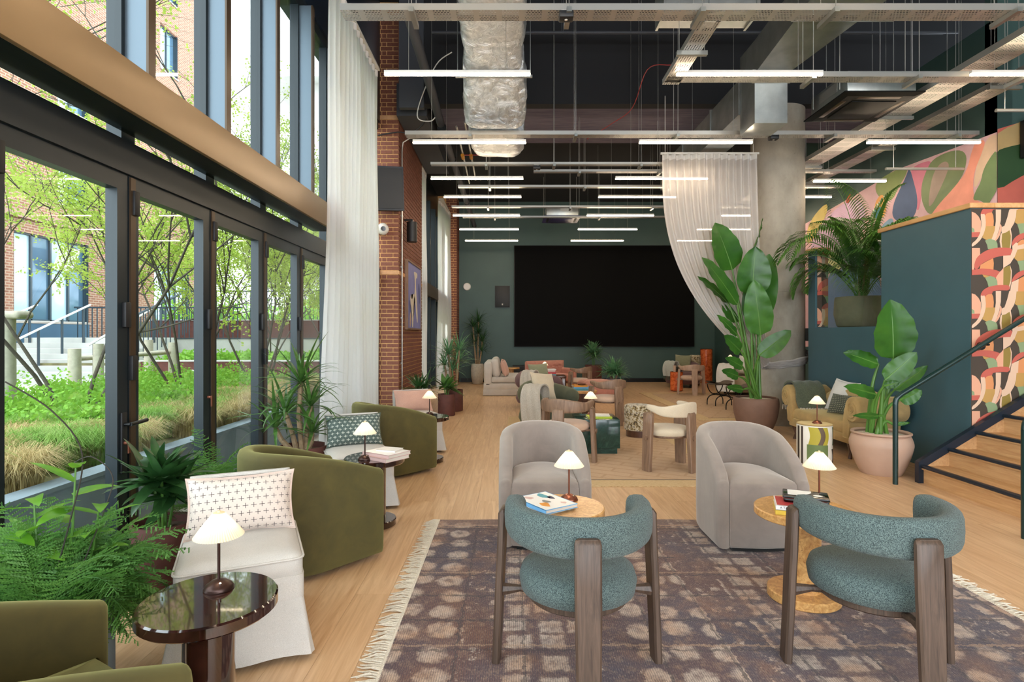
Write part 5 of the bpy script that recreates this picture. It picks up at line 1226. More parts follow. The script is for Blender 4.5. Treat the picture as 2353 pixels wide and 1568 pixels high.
def round_armchair(name, label, group, mat):
    c = thing(name, label, 'armchair', group=group)
    rings = []; N = 40
    for i in range(N+1):
        th = -118+236*i/N; q = abs(th)/118; a = math.radians(th); r = .39
        n_ = Vector((math.sin(a), math.cos(a), 0)); p = n_*r; zc = .60-.10*sm(q); hz = .16-.035*q; ht = .135-.01*q
        en = min(1, (118-abs(th))/16); k = math.sqrt(max(.02, 1-(1-en)**2))
        rings.append([p+n_*(ht*k*math.cos(b))+Vector((0, 0, zc+hz*k*math.sin(b)+(.03 if math.cos(b) > 0 else 0)*0)) for b in [2*PI*j/16 for j in range(16)]])
    part('back_roll', MB().loft(rings, True, True, True), mat, c, smooth=70)
    part('seat', MB().lathe([(.3, .10), (.42, .12), (.47, .2), (.46, .32), (.40, .41), (.25, .44), (.001, .445)], 40, (0, -.03, 0)), mat, c, smooth=70)
    part('lower_roll', MB().lathe([(.30, .09), (.45, .11), (.49, .2), (.46, .33), (.40, .38)], 40, (0, .02, 0)), mat, c, smooth=70)
    for k in range(4):
        a = PI/4+k*PI/2; part('foot', MB().cyl((.32*math.cos(a), .32*math.sin(a), 0), (.32*math.cos(a), .32*math.sin(a), .12), .025, .03, 10), 'black_metal', c)
    return c
def throw_blanket(label, mat, path, width, axis, base, fringe=.06, fm=None, nf=26):
    """a folded blanket hung along a path; width runs along axis"""
    o = thing('throw_blanket', label, 'blanket', base)
    B = Vector(base); P = [Vector(p)-B for p in smooth_path(path, 5)]; ax = Vector(axis).normalized()
    def g(off):
        def fn(u, v):
            i = v*(len(P)-1); k = min(int(i), len(P)-2); q = P[k].lerp(P[k+1], i-k); d = (P[k+1]-P[k]).normalized(); nn = ax.cross(d).normalized()
            if nn.z < -.01 and False: nn = -nn
            return q+ax*((u-.5)*width*(1+.04*math.sin(v*9)))+nn*(off+.006*math.sin(u*17+v*6))
        return fn
    a = MB().grid(g(.012), 14, 30); b = MB().grid(g(-.012), 14, 30); n0 = len(a.v)
    a.uv = None; a.v += b.v; a.f += [tuple(reversed([i+n0 for i in f])) for f in b.f]; a.m += b.m
    nu = 15
    for j in range(30):
        for i0 in (0, 14): x = j*nu+i0; y = (j+1)*nu+i0; f = (x, y, y+n0, x+n0); a.f.append(f if i0 else f[::-1]); a.m.append(0)
    for j0 in (0, 30):
        for i in range(14): x = j0*nu+i; f = (x, x+1, x+1+n0, x+n0); a.f.append(f); a.m.append(0)
    part('cloth', a, mat, o, smooth=60)
    if fringe:
        m = MB(); rr = random.Random(3)
        for e, q, dirn in ((0, P[0], (P[0]-P[1]).normalized()), (1, P[-1], (P[-1]-P[-2]).normalized())):
            for i in range(nf):
                s = q+ax*((i+.5)/nf-.5)*width; w_ = Vector((rr.uniform(-.01, .01), rr.uniform(-.01, .01), 0))
                m.tube([s, s+dirn*fringe*.5+w_, s+dirn*fringe+w_*1.5], [.005, .006, .003], 5)
        f_ = part('fringe', m, fm or mat, o, smooth=60); f_['kind'] = 'stuff'
    return o
# ------------------------------------------------------------------ rugs
def rug_plain(name, label, x0, x1, y0, y1, mat, th=.012):
    o = thing(name, label, 'rug', ((x0+x1)/2, (y0+y1)/2, 0)); return o
RX0, RX1, RY0, RY1 = -.58, 2.68, 1.95, 4.56
rg = thing('rug', 'faded mauve and navy patterned rug under the teal chairs', 'rug', ((RX0+RX1)/2, (RY0+RY1)/2, 0))
hx, hy = (RX1-RX0)/2, (RY1-RY0)/2
part('pile', MB().grid(lambda u, v: (-hx+2*hx*u, -hy+2*hy*v, .011+.002*math.sin(u*31)*math.sin(v*17)), 40, 30).add([(-hx, -hy, 0), (hx, -hy, 0), (hx, hy, 0), (-hx, hy, 0)], []), 'rug', rg, smooth=60)
part('backing', MB().span(-hx, hx, -hy, hy, .0005, .0085), 'rug', rg, smooth=0)
for sx in (-1, 1):
    m = MB(); rr = random.Random(5+sx)
    for i in range(230):
        y = -hy+2*hy*(i+.5)/230; L = rr.uniform(.07, .12); dy = rr.uniform(-.035, .035); x = sx*hx
        m.tube([(x-sx*.01, y, .009), (x+sx*L*.4, y+dy*.3, .010+rr.uniform(0, .008)), (x+sx*L*.75, y+dy*.8, .006), (x+sx*L, y+dy*1.3, .004)], [.0045, .004, .0038, .002], 5)
    f_ = part('fringe', m, 'fringe', rg, smooth=60); f_['kind'] = 'stuff'
    part('selvedge', MB().tube([(sx*hx, -hy, .008), (sx*hx, hy, .008)], .007, 8), 'fringe', rg)
def jute_rug(label, x0, x1, y0, y1):
    o = thing('rug', label, 'rug', ((x0+x1)/2, (y0+y1)/2, 0)); hx, hy = (x1-x0)/2, (y1-y0)/2
    part('border', MB().rbox((0, 0, .006), (2*hx, 2*hy, .012), .004), 'jute', o)
    part('field', MB().rbox((0, 0, .0125), (2*hx-.5, 2*hy-.5, .003), .001), 'jute_center', o)
    part('stripe', MB().span(-hx+.235, hx-.235, -hy+.23, -hy+.245, .012, .0145), 'leather', o, smooth=0)
    return o
jute_rug('large woven straw-coloured rug under the green marble cube table', -.05, 2.45, 5.57, 10.3)
jute_rug('woven straw-coloured rug in front of the end wall under the orange drums', 3.3, 6.2, 9.9, 14.6)
# ------------------------------------------------------------------ foreground seating
G1 = 'olive velvet barrel chairs along the glazing'
ol = tub_chair('barrel_chair', 'olive velvet barrel chair cut off by the lower picture corner', 'olive_velvet', .72, .72, .78, .60, .10, .43, 1.0, G1, .03, False)
ol.location = (-1.37, 1.44, 0); ol.rotation_euler = (0, 0, face(.6, .8))
clone(ol, 'olive velvet barrel chair with its back to the cream cross-stitch cushion', (-1.37, 3.76, 0), face(.65, .76), G1)
clone(ol, 'olive velvet barrel chair behind the green patterned cushion beside the brick pier', (-1.33, 6.2, 0), face(.65, .76), G1)
G2 = 'white skirted slipper chairs along the glazing'
wc = slipper_chair('slipper_chair', 'white skirted slipper chair nearest the camera behind the dark table', G2)
wc.location = (-1.335, 2.80, 0); wc.rotation_euler = (0, 0, face(.42, -.9))
clone(wc, 'white skirted slipper chair carrying the green cross-stitch cushion', (-1.38, 5.07, 0), face(.42, -.9), G2)
clone(wc, 'white skirted slipper chair beside the brick pier below the framed picture', (-1.24, 7.40, 0), face(.42, -.9), G2)
G3 = 'beige velvet tub chairs on the patterned rug'
tb = tub_chair('tub_chair', 'beige velvet tub chair behind the blue book', 'taupe_velvet', .64, .64, .80, .50, .095, .475, .8, G3, .035, True)
tb.location = (.236, 4.22, .013); tb.rotation_euler = (0, 0, 0)
clone(tb, 'beige velvet tub chair behind the stacked tin and books', (1.72, 4.19, .013), 0, G3)
G4 = 'teal bouclé three-legged chairs'
tc_ = three_leg_chair('teal_chair', 'teal bouclé three-legged chair on the rug below the blue book', G4, 'teal_boucle', 'smoked_oak', True)
tc_.location = (.30, 2.52, .013); tc_.rotation_euler = (0, 0, PI)
clone(tc_, 'teal bouclé three-legged chair nearest the stairs', (1.625, 2.52, .013), PI, G4)
G5 = 'dark lacquered side tables along the glazing'
side_table('side_table', 'glossy dark round side table with only a lamp on it', 'dark_gloss', (-1.107, 2.075), .535, .235, .088, .17, G5)
side_table('side_table', 'glossy dark round side table stacked with pale books', 'dark_gloss', (-1.08, 4.48), .535, .235, .088, .17, G5)
side_table('side_table', 'glossy dark round side table below the brick pier picture', 'dark_gloss', (-.97, 6.72), .535, .235, .088, .17, G5)
G6 = 'burl wood side tables on the rug'
side_table('burl_table', 'burl wood round table holding the blue book', 'burl', (.29, 3.24), .52, .245, .085, .18, G6, z=.013)
side_table('burl_table', 'burl wood round table holding the tin and two books', 'burl', (1.655, 3.2), .52, .26, .09, .19, G6, z=.013)
for lb, x, y, z, dk in [
    ('pleated lamp standing alone on the dark table nearest the camera', -1.11, 2.15, .535, True),
    ('pleated lamp beside pale books on a dark table', -1.13, 4.38, .535, True),
    ('pleated lamp in front of the pink cushion by the brick pier', -.985, 6.84, .535, True),
    ('pleated lamp behind the blue book on a burl table', .345, 3.36, .52, False),
    ('pleated lamp behind the tin and books on a burl table', 1.815, 3.33, .52, False)]:
    table_lamp(lb, x, y, z, dk)
# cushions on the slipper chairs
def back_cushion(label, mat, cx, cy, rz, w, h, t_, flange=0.0, lift=.49, dy=.09):
    q = Matrix.Rotation(rz, 4, 'Z') @ Vector((0, dy, 0))
    return pillow(label, mat, w, h, t_, Mx(cx+q.x, cy+q.y, lift, rz, math.radians(-20)), flange, group='oblong cushions on slipper chairs')
rzw = face(.42, -.9)
back_cushion('cream cushion with dark stitched crosses and a pink flange', 'cross_cream', -1.335, 2.80, rzw, .50, .29, .17, .01)
back_cushion('dark green cushion with pale stitched crosses', 'cross_teal', -1.38, 5.07, rzw, .50, .29, .17, .006)
back_cushion('plain pale pink cushion on the slipper chair by the brick pier', 'pink_linen', -1.24, 7.40, rzw, .50, .29, .17, .006)
# books
book('pale blue picture book lying on a burl table', .198, 3.232, .532, .297, .225, .022, math.atan2(-.246, .166), 'book_blue', 'book_white', None, 'white_ink', prints=[(-.08, .04, .05, .03, 'book_teal'), (-.03, .06, .03, .02, 'ink'), (.06, -.05, .04, .025, 'book_orange'), (.09, .06, .02, .015, 'book_pink'), (-.09, -.05, .03, .02, 'book_pink'), (.02, -.01, .03, .02, 'grey_ink')])
book('thin white magazine under the blue book', .178, 3.24, .52, .29, .22, .012, math.atan2(-.246, .166)+.06, 'book_white')
a_ = math.atan2(-.35, .9)
book('yellow book at the bottom of the burl table stack', 1.605, 3.13, .52, .27, .20, .026, a_, 'book_yellow', None, None)
book('red and white book titled along its spine', 1.605, 3.13, .546, .265, .195, .026, a_, 'book_white', 'book_red', 'A TASTE of LONDON', 'ink')
tn = thing('tin_box', 'black metal tin with printed lid on top of the books', 'tin', (1.645, 3.16, .572), a_-.06)
part('tin_body', MB().rbox((0, 0, .014), (.225, .155, .028), .012, 3), 'black_gloss', tn); part('lid', MB().rbox((0, 0, .032), (.23, .16, .014), .006, 2), 'black_gloss', tn)
part('lid_rim', MB().tube([(x, y, .026) for x, y in ((-.108, -.08), (.108, -.08), (.115, -.072), (.115, .072), (.108, .08), (-.108, .08), (-.115, .072), (-.115, -.072), (-.108, -.08))], .0016, 6), 'chrome', tn)
part('lid_picture', MB().box((-.03, .01, .0395), (.12, .11, .0006)), 'white_ink', tn, smooth=0)
part('lid_figure', MB().add([(x, y, .0402) for x, y in soft([(-.02, -.03), (.03, -.05), (.09, -.055), (.1, -.02), (.06, .02), (.09, .05), (.04, .05), (.02, .0)], 2)], [tuple(range(32))]), 'black_plastic', tn, smooth=0)
part('lid_figure', MB().add([(x, y, .0404) for x, y in soft([(.03, -.03), (.07, -.04), (.09, -.02), (.05, .0)], 2)], [tuple(range(16))]), 'white_ink', tn, smooth=0)
part('side_label', MB().box((-.01, -.0782, .014), (.05, .0008, .014)).box((.045, -.0782, .012), (.03, .0008, .01)), 'white_ink', tn, smooth=0)
a2 = math.atan2(-.6, .8)
book('large pale pink book at the bottom of the dark table stack', -.985, 4.43, .535, .29, .24, .028, a2, 'book_pink'); book('pale hardback on top of the pink book', -.975, 4.44, .563, .29, .235, .026, a2+.05, 'book_pink', 'book_white', prints=[(-.05, 0, .05, .03, 'book_pink')])
book('small white booklet on top of the pale book stack', -.955, 4.46, .589, .17, .13, .014, a2+.3, 'book_white')
# ------------------------------------------------------------------ middle and far furniture
G7 = 'wooden three-legged chairs of the middle lounge'
cch = three_leg_chair('round_back_chair', 'cream padded three-legged chair standing alone on the straw rug', 'round chairs of the middle lounge', 'cream_fabric', 'brown_oak', False, 'cream_fabric')
cch.location = (1.77, 6.33, .015); cch.rotation_euler = (0, 0, face(-.64, .77))
dch = three_leg_chair('round_back_chair', 'brown wooden three-legged chair directly behind a beige tub chair', G7, 'blush_fabric', 'brown_oak', False, 'brown_oak')
dch.location = (.66, 6.68, .015); dch.rotation_euler = (0, 0, face(.45, .89))
clone(dch, 'brown wooden three-legged chair beyond the mottled stool', (1.63, 9.5, .015), face(-.45, .89), G7)
clone(dch, 'wooden three-legged chair between the pink tufted seats', (1.65, 13.5, 0), face(-.75, .66), G7)
pch = three_leg_chair('round_back_chair', 'pale wooden three-legged chair with peach seat beside the short orange drum', G7, 'blush_fabric', 'pale_oak', False, 'pale_oak')
pch.location = (4.52, 14.15, .015); pch.rotation_euler = (0, 0, face(.05, 1))
# green marble cube
cu = thing('cube_table', 'dark green marble cube table with a lime book', 'table', (1.09, 7.31, .015))
part('body', MB().rbox((0, 0, .25), (.54, .54, .36), .006), 'marble_green', cu); part('plinth', MB().box((-.01, .01, .035), (.50, .50, .07)), 'marble_green', cu, smooth=0)
book('lime green book lying on the marble cube', 1.12, 7.22, .445, .30, .22, .022, .05, 'book_lime'); book('white paperback on top of the lime book', 1.14, 7.25, .467, .24, .18, .014, -.1, 'book_white')
table_lamp('pleated lamp on the green marble cube', 1.05, 7.45, .445, False, .31)
def mottled_stool(label, x, y, z, r, h, waist=1.0):
    o = thing('mottled_stool', label, 'stool', (x, y, z), group='mottled bouclé stools')
    part('cushion', MB().lathe([(r*.9, .09), (r, .1), (r*.98, h*.35), (r*waist, h*.55), (r, h*.72), (r*1.02, h-.05), (r*.97, h-.012), (r*.85, h), (.001, h+.004)], 36), 'boucle_stool', o, smooth=60)
    part('plinth', MB().lathe([(r*.86, 0), (r*.86, .1)], 30), 'walnut', o, smooth=40); return o
mottled_stool('brown mottled drum stool beside the green marble cube', 1.87, 8.33, .015, .2, .46)
mottled_stool('tall waisted mottled stool near the end wall', 5.5, 16.9, 0, .16, .9, .7)
# soft round armchairs
G8 = 'soft round armchairs'
h_ = round_armchair('round_armchair', 'moss green round armchair with a fringed throw', G8, 'moss_velvet'); h_.location = (.62, 8.85, .015); h_.rotation_euler = (0, 0, face(.62, -.78))
i_ = round_armchair('round_armchair', 'mauve round armchair behind the moss green one', G8, 'mauve_velvet'); i_.location = (.60, 11.7, 0); i_.rotation_euler = (0, 0, face(.62, -.78))
q_ = clone(i_, 'mauve round armchair against the end wall with a grey throw', (4.95, 16.3, 0), face(-.35, -.94), G8)
w_ = round_armchair('round_armchair', 'sand coloured round armchair half hidden by the big leafy plant', G8, 'linen_tan'); w_.location = (5.75, 14.3, .015); w_.rotation_euler = (0, 0, face(-.85, -.5))
throw_blanket('checked beige fringed throw over the moss green armchair', 'throw_wool', [(.30, 8.30, .22), (.29, 8.30, .42), (.285, 8.31, .60), (.31, 8.36, .72), (.37, 8.50, .755), (.43, 8.62, .70), (.45, 8.66, .56)], .30, (.9, -.42, 0), (.30, 8.30, .2), .07, 'throw_wool', 22)
throw_blanket('beige knitted throw over the mauve armchair', 'throw_wool', [(.32, 11.12, .30), (.31, 11.12, .50), (.31, 11.14, .66), (.34, 11.22, .765), (.41, 11.36, .78), (.46, 11.45, .66)], .27, (.9, -.4, 0), (.32, 11.12, .3), .07, None, 20)
throw_blanket('grey throw with green fringe on the end wall armchair', 'throw_grey', [(4.45, 15.95, .34), (4.44, 15.95, .5), (4.45, 15.97, .64), (4.52, 16.05, .74), (4.62, 16.15, .74), (4.68, 16.2, .6)], .40, (.5, -.85, 0), (4.45, 15.95, .3), .12, 'throw_green', 18)
throw_blanket('white throw over the sand coloured armchair', 'white_linen', [(5.22, 13.75, .12), (5.21, 13.75, .4), (5.22, 13.78, .62), (5.28, 13.86, .76), (5.40, 13.98, .78), (5.46, 14.04, .6)], .42, (.75, -.65, 0), (5.22, 13.75, .1), 0)
pillow('cream square cushion propped in the moss green armchair', 'cream_fabric', .46, .46, .16, Mx(.56, 9.0, .47, face(.62, -.78), math.radians(-24), .12), group='square cushions')
pillow('sage green cushion in the mauve armchair', 'sage_velvet', .44, .42, .16, Mx(.62, 11.86, .50, face(.72, -.7)-.5, math.radians(-20), -.05), group='square cushions')
pillow('pale green cushion in the end wall armchair', 'sage_velvet', .46, .44, .16, Mx(4.98, 16.42, .50, face(-.35, -.94), math.radians(-18), .04), group='square cushions')
pillow('white cushion in the sand coloured armchair', 'white_linen', .5, .48, .16, Mx(5.9, 14.42, .5, face(-.85, -.5), math.radians(-18), .1), group='square cushions')
# white lounge sofa on the glazing side
so_ = thing('lounge_sofa', 'white skirted sofa with pink cushion near the end wall', 'sofa', (-.2, 14.75, 0), face(1, 0))
sw, sd = 1.7, .95
part('seat_cushion', MB().rbox((0, -.08, .39), (sw-.02, sd-.2, .15), .05, 3), 'linen', so_); part('base', MB().rbox((0, 0, .225), (sw, sd, .17), .02), 'linen', so_)
part('backrest', MB().rbox((0, sd/2-.11, .52), (sw, .2, .62), .06, 3), 'linen', so_)
for k in (-1, 1): part('back_cushion', MB().rbox((k*.42, sd/2-.29, .68), (.8, .2, .46), .085, 4, Matrix.Rotation(math.radians(-10), 3, 'X')), 'linen', so_, smooth=60)
part('skirt', MB().rbox((0, 0, .085), (sw+.02, sd+.02, .15), .01), 'linen', so_)
part('plinth', MB().box((0, 0, .006), (sw-.1, sd-.1, .012)), 'black_base', so_, smooth=0)
pillow('salmon pink cushion on the white skirted sofa', 'pink_linen', .42, .4, .16, Mx(-.1, 14.1, .47, face(1, -.15), math.radians(-16)), group='square cushions')
pillow('blush cushion at the far end of the white sofa', 'pink_linen', .42, .4, .16, Mx(-.12, 15.25, .47, face(1, .1), math.radians(-16)), group='square cushions')
# coffee tables
ct = thing('drum_table', 'dark brown drum table with a pale rim stacked with bright books', 'table', (1.33, 10.75, 0))
part('drum', MB().lathe([(.27, 0), (.27, .41)], 40), 'walnut', ct, smooth=40); part('top', MB().lathe([(.001, .41), (.30, .41), (.305, .42), (.305, .445), (.295, .455), (.001, .455)], 44), 'cap_oak', ct, smooth=40)
book('turquoise book at the bottom of the drum table stack', 1.33, 10.72, .455, .34, .26, .035, .1, 'book_teal'); book('blue book in the drum table stack', 1.33, 10.73, .49, .31, .25, .03, .0, 'book_blue'); book('orange book on top of the drum table stack', 1.30, 10.73, .52, .26, .22, .032, .15, 'book_orange')
tr_ = thing('trinket_tray', 'small dark tray on the orange book', 'tray', (1.34, 10.72, .552)); part('dish', MB().lathe([(.001, 0), (.07, 0), (.08, .02), (.075, .02), (.066, .006), (.001, .006)], 24), 'walnut', tr_); part('rim', MB().lathe([(.078, .018), (.082, .02), (.078, .022), (.074, .02)], 24), 'copper', tr_)
cs = thing('candle_stick', 'thin black candlestick beside the drum table books', 'candlestick', (1.13, 10.62, .455)); part('stem', MB().cyl((0, 0, .01), (0, 0, .3), .008, n=10), 'black_metal', cs); part('foot', MB().lathe([(.001, 0), (.05, 0), (.04, .015), (.01, .02)], 20), 'copper', cs)
bt = thing('slab_table', 'dark brown slab-legged table with books and a lamp', 'table', (1.02, 13.85, 0))
part('top', MB().rbox((0, 0, .49), (.62, .62, .05), .008), 'walnut', bt)
for sx in (-1, 1):
    for sy in (-1, 1): part('leg', MB().rbox((sx*.25, sy*.25, .2325), (.1, .1, .465), .006), 'walnut', bt)
book('turquoise book on the slab table', .92, 13.75, .515, .34, .26, .04, 0, 'book_teal'); book('red book on the slab table', .92, 13.75, .555, .32, .25, .05, .05, 'book_red'); book('pink and white book on top of the slab table stack', .91, 13.76, .605, .33, .25, .04, -.06, 'book_pink'); book('white book crowning the slab table stack', .93, 13.76, .645, .30, .24, .03, .1, 'book_white')
table_lamp('small pleated lamp on the slab table before the end wall', .84, 14.02, .515, False, .32)
bc = thing('low_console', 'low black console against the end wall', 'console', (.55, 17.75, 0)); part('carcass', MB().rbox((0, 0, .29), (1.0, .4, .52), .01), 'black_plastic', bc); part('plinth', MB().box((0, 0, .015), (.9, .34, .03)), 'black_metal', bc, smooth=0); part('door', MB().box((-.25, -.205, .29), (.48, .012, .48)), 'black_plastic', bc, smooth=0); part('door', MB().box((.25, -.205, .29), (.48, .012, .48)), 'black_plastic', bc, smooth=0)
side_table('burl_table', 'small burl table behind the white sofa', 'burl', (.0, 16.6), .55, .26, .09, .19, G6)
# pink tufted seats
def tufted(label, x, y, rz, w, d, h, back):
    o = thing('tufted_sofa' if back else 'tufted_ottoman', label, 'sofa' if back else 'ottoman', (x, y, 0), rz)
    def pad(cx, cy, cz, L, Hh, T, vert):
        def fn(u, v):
            a, b = u*6, v*3; du = abs((a+(.5 if int(b) % 2 else 0)) % 1-.5); dv = abs(b % 1-.5)
            k = 1-.35*math.exp(-((du-.5)**2+(dv-.5)**2)/.03); e = (1-abs(2*u-1)**8)*(1-abs(2*v-1)**6)
            x_ = (u-.5)*L; q = (v-.5)*Hh; t_ = T*k*e
            return (cx+x_, cy-t_, cz+q) if vert else (cx+x_, cy+q, cz+t_)
        return MB().grid(fn, 48, 24)
    if back:
        part('back_pad', pad(0, d/2-.12, h-.22, w, .44, .1, True), 'pink_velvet', o, smooth=70); part('back_frame', MB().rbox((0, d/2-.06, h/2+.06), (w, .14, h-.12), .05, 3), 'pink_velvet', o)
        for s in (-1, 1): part('arm', MB().rbox((s*(w/2-.07), 0, .36), (.16, d, .44), .07, 4), 'pink_velvet', o, smooth=60)
        part('seat', MB().rbox((0, -.05, .33), (w-.3, d-.2, .2), .06, 3), 'pink_velvet', o, smooth=60)
    else:
        part('seat_pad', pad(0, 0, h-.07, w, d, .07, False), 'pink_velvet', o, smooth=70); part('body', MB().rbox((0, 0, h/2+.03), (w, d, h-.2), .03, 2), 'pink_velvet', o)
    for sx in (-1, 1):
        for sy in (-1, 1): part('leg', MB().cyl((sx*(w/2-.08), sy*(d/2-.08), 0), (sx*(w/2-.08), sy*(d/2-.08), .16), .02, .03, 8), 'walnut', o)
    return o
tufted('pink velvet tufted sofa behind the slab table', 1.1, 15.6, face(.5, -.85), 1.25, .75, .78, True)
tufted('pink velvet tufted ottoman in front of the rust planter', 1.98, 13.2, face(.3, -.95), .75, .65, .46, False)
# orange drums, stools
def drum(label, x, y, z, r, h):
    o = thing('terrazzo_drum', label, 'drum', (x, y, z)); b = .012
    part('drum_body', MB().lathe([(r-b, 0), (r, b), (r, h-b), (r-b, h), (.001, h)], 40), 'terrazzo', o, smooth=40); part('top_rim', MB().lathe([(r-.004, h-.004), (r+.002, h-.002), (r-.004, h+.002), (r-.012, h)], 40), 'terrazzo', o); return o
drum('short glossy orange drum table in front of the end wall armchair', 4.42, 15.1, .015, .165, .5)
drum('tall glossy orange drum standing against the end wall', 6.08, 17.6, 0, .18, 1.06)
cn = thing('candle', 'pale candle on the short orange drum', 'candle', (4.36, 15.06, .515)); part('wax', MB().cyl((0, 0, 0), (0, 0, .17), .035, n=16), 'blush_fabric', cn); part('wick', MB().cyl((0, 0, .17), (0, 0, .18), .003, n=5), 'black_metal', cn)
side_table('burl_table', 'small burl table behind the sand coloured armchair', 'burl', (6.05, 15.6), .62, .2, .07, .15, G6)
table_lamp('small pleated lamp beside the drape near the end wall', 6.05, 15.6, .62, False, .33)
def metal_stool(label, x, y, rz):
    o = thing('metal_stool', label, 'stool', (x, y, .015), rz, 'black metal stools with leather saddles')
    part('saddle', MB().grid(lambda u, v: ((u-.5)*.46, (v-.5)*.34, .47+.05*(2*u-1)**2-.02*(2*v-1)**2), 12, 8), 'leather', o, smooth=70)
    part('saddle_pad', MB().rbox((0, 0, .45), (.42, .3, .035), .015, 2), 'leather', o)
    for sy in (-1, 1):
        part('arched_leg', MB().tube(smooth_path([(-.2, sy*.14, 0), (-.19, sy*.14, .12), (-.12, sy*.14, .19), (0, sy*.14, .21), (.12, sy*.14, .19), (.19, sy*.14, .12), (.2, sy*.14, 0)], 4), .011, 8), 'black_metal', o)
        part('upper_leg', MB().tube(smooth_path([(-.2, sy*.14, .45), (-.17, sy*.14, .34), (-.08, sy*.14, .24), (.08, sy*.14, .24), (.17, sy*.14, .34), (.2, sy*.14, .45)], 4), .011, 8), 'black_metal', o)
    part('stretcher', MB().cyl((0, -.14, .22), (0, .14, .22), .009, n=8), 'black_metal', o); return o
metal_stool('black metal saddle stool beside the pale wooden chair', 4.42, 12.0, .3); metal_stool('black metal saddle stool next to the big brown plant pot', 4.5, 11.15, .25)
# gold settee with scroll arms
se = thing('settee', 'gold velvet settee with scrolled arms against the teal half wall', 'sofa', (4.35, 7.5, 0), face(-1, 0))
L_, dp = 1.5, .62
part('seat', MB().rbox((0, -.02, .36), (L_-.1, dp-.06, .17), .06, 4), 'gold_velvet', se, smooth=60)
part('seat_rail', MB().rbox((0, 0, .25), (L_-.04, dp, .12), .02), 'gold_velvet', se)
def scroll(sx):
    sp = []
    for i in range(34):
        t_ = i/33; a = -PI*.5+t_*PI*2.6; r = .15*(1-.72*t_); sp.append((L_/2+.04+r*math.cos(a)*1.0, .62+r*math.sin(a)))
    o_ = [(L_/2-.16, .22), (L_/2-.02, .22), (L_/2+.0, .34), (L_/2+.0, .46)]
    prof = [(L_/2-.15, .24)]+[(L_/2-.14, .45), (L_/2-.11, .60), (L_/2-.07, .70)]
    for i in range(18): a = PI*.85-i/17*PI*1.55; prof.append((L_/2+.05+.15*math.cos(a), .62+.15*math.sin(a)))
    prof += [(L_/2+.02, .42), (L_/2, .3), (L_/2, .24)]
    n = len(prof); y0, y1 = -dp/2-.01, dp/2-.02
    mb = MB()
    rg_ = []
    for y, k in ((y0, .86), (y0+.012, .96), (y0+.03, 1), (y1-.03, 1), (y1, .9)):
        cx, cz = L_/2, .5; rg_.append([Vector((sx*(cx+(x-cx)*k), y, cz+(z-cz)*k)) for x, z in prof])
    if sx < 0: rg_ = [list(reversed(r)) for r in rg_]
    part('scroll_arm', mb.loft(rg_, True, True, True), 'gold_velvet', se, smooth=50)
    for dq in (0, .02): part('arm_welt', MB().tube([(sx*(L_/2+.05+(.105-3*dq)*(1-.6*t)*math.cos(-PI*.6+t*PI*2.2)), y0-.003, .62+(.105-3*dq)*(1-.6*t)*math.sin(-PI*.6+t*PI*2.2)) for t in [i/26 for i in range(27)]], .008, 6), 'gold_velvet', se)
scroll(1); scroll(-1)
bk = []
for i in range(25):
    t = i/24*2-1; zt = .66+.17*(1-abs(t)**2.2)-.02; x = t*(L_/2-.05)
    bk.append([Vector((x, dp/2-.13, .3)), Vector((x, dp/2-.15, zt-.06)), Vector((x, dp/2-.10, zt)), Vector((x, dp/2-.03, zt)), Vector((x, dp/2-.005, zt-.05)), Vector((x, dp/2-.01, .25))])
part('backrest', MB().loft(bk, True, True, True), 'gold_velvet', se, smooth=60)
for sx in (-1, 1):
    for sy in (-1, 1): part('leg', MB().tube([(sx*(L_/2-.1), sy*(dp/2-.07), .25), (sx*(L_/2-.085), sy*(dp/2-.055), .18), (sx*(L_/2-.095), sy*(dp/2-.07), .08), (sx*(L_/2-.085), sy*(dp/2-.055), .0)], [.045, .034, .017, .024], 12), 'walnut', se)
throw_blanket('dark green folded throw over the far arm of the gold settee', 'throw_green', [(4.30, 8.52, .46), (4.30, 8.50, .66), (4.30, 8.42, .79), (4.30, 8.26, .81), (4.30, 8.14, .72), (4.30, 8.09, .56), (4.30, 8.02, .465)], .42, (-1, 0, 0), (4.30, 8.3, .4), .08, 'fringe', 20)
pillow('white square cushion standing on the gold settee', 'white_linen', .46, .44, .15, Mx(4.46, 7.75, .455, face(-1, -.15), math.radians(-20), .08), .01, group='square cushions')
pillow('dark green dotted cushion leaning on the white one', 'dot_green', .44, .28, .13, Mx(4.33, 7.42, .455, face(-1, -.35), math.radians(-24)), group='square cushions')
pd = thing('painted_drum', 'round drum table painted with olive, white and brown shapes', 'table', (3.53, 6.58, 0))
part('drum_body', MB().lathe([(.178, 0), (.188, .01), (.188, .45), (.18, .46), (.001, .46)], 48), hexmat('#d9d4c8'), pd, smooth=40)
part('top', MB().lathe([(.001, .462), (.185, .462), (.187, .468), (.18, .474), (.001, .474)], 48), 'gold_velvet', pd, smooth=40)
def cyl_patch(col, a0, a1, z0, z1, curve=0.0, k=0):
    m = MB(); n = 10; r = .1888+.0006*k
    rows = [[Vector((r*math.cos(math.radians(lerp(a0, a1, i/n)+curve*math.sin(PI*j/8))), r*math.sin(math.radians(lerp(a0, a1, i/n)+curve*math.sin(PI*j/8))), lerp(z0, z1, j/8))) for i in range(n+1)] for j in range(9)]
    part('painted_shape', m.loft(rows, False), hexmat(col), pd, smooth=60)
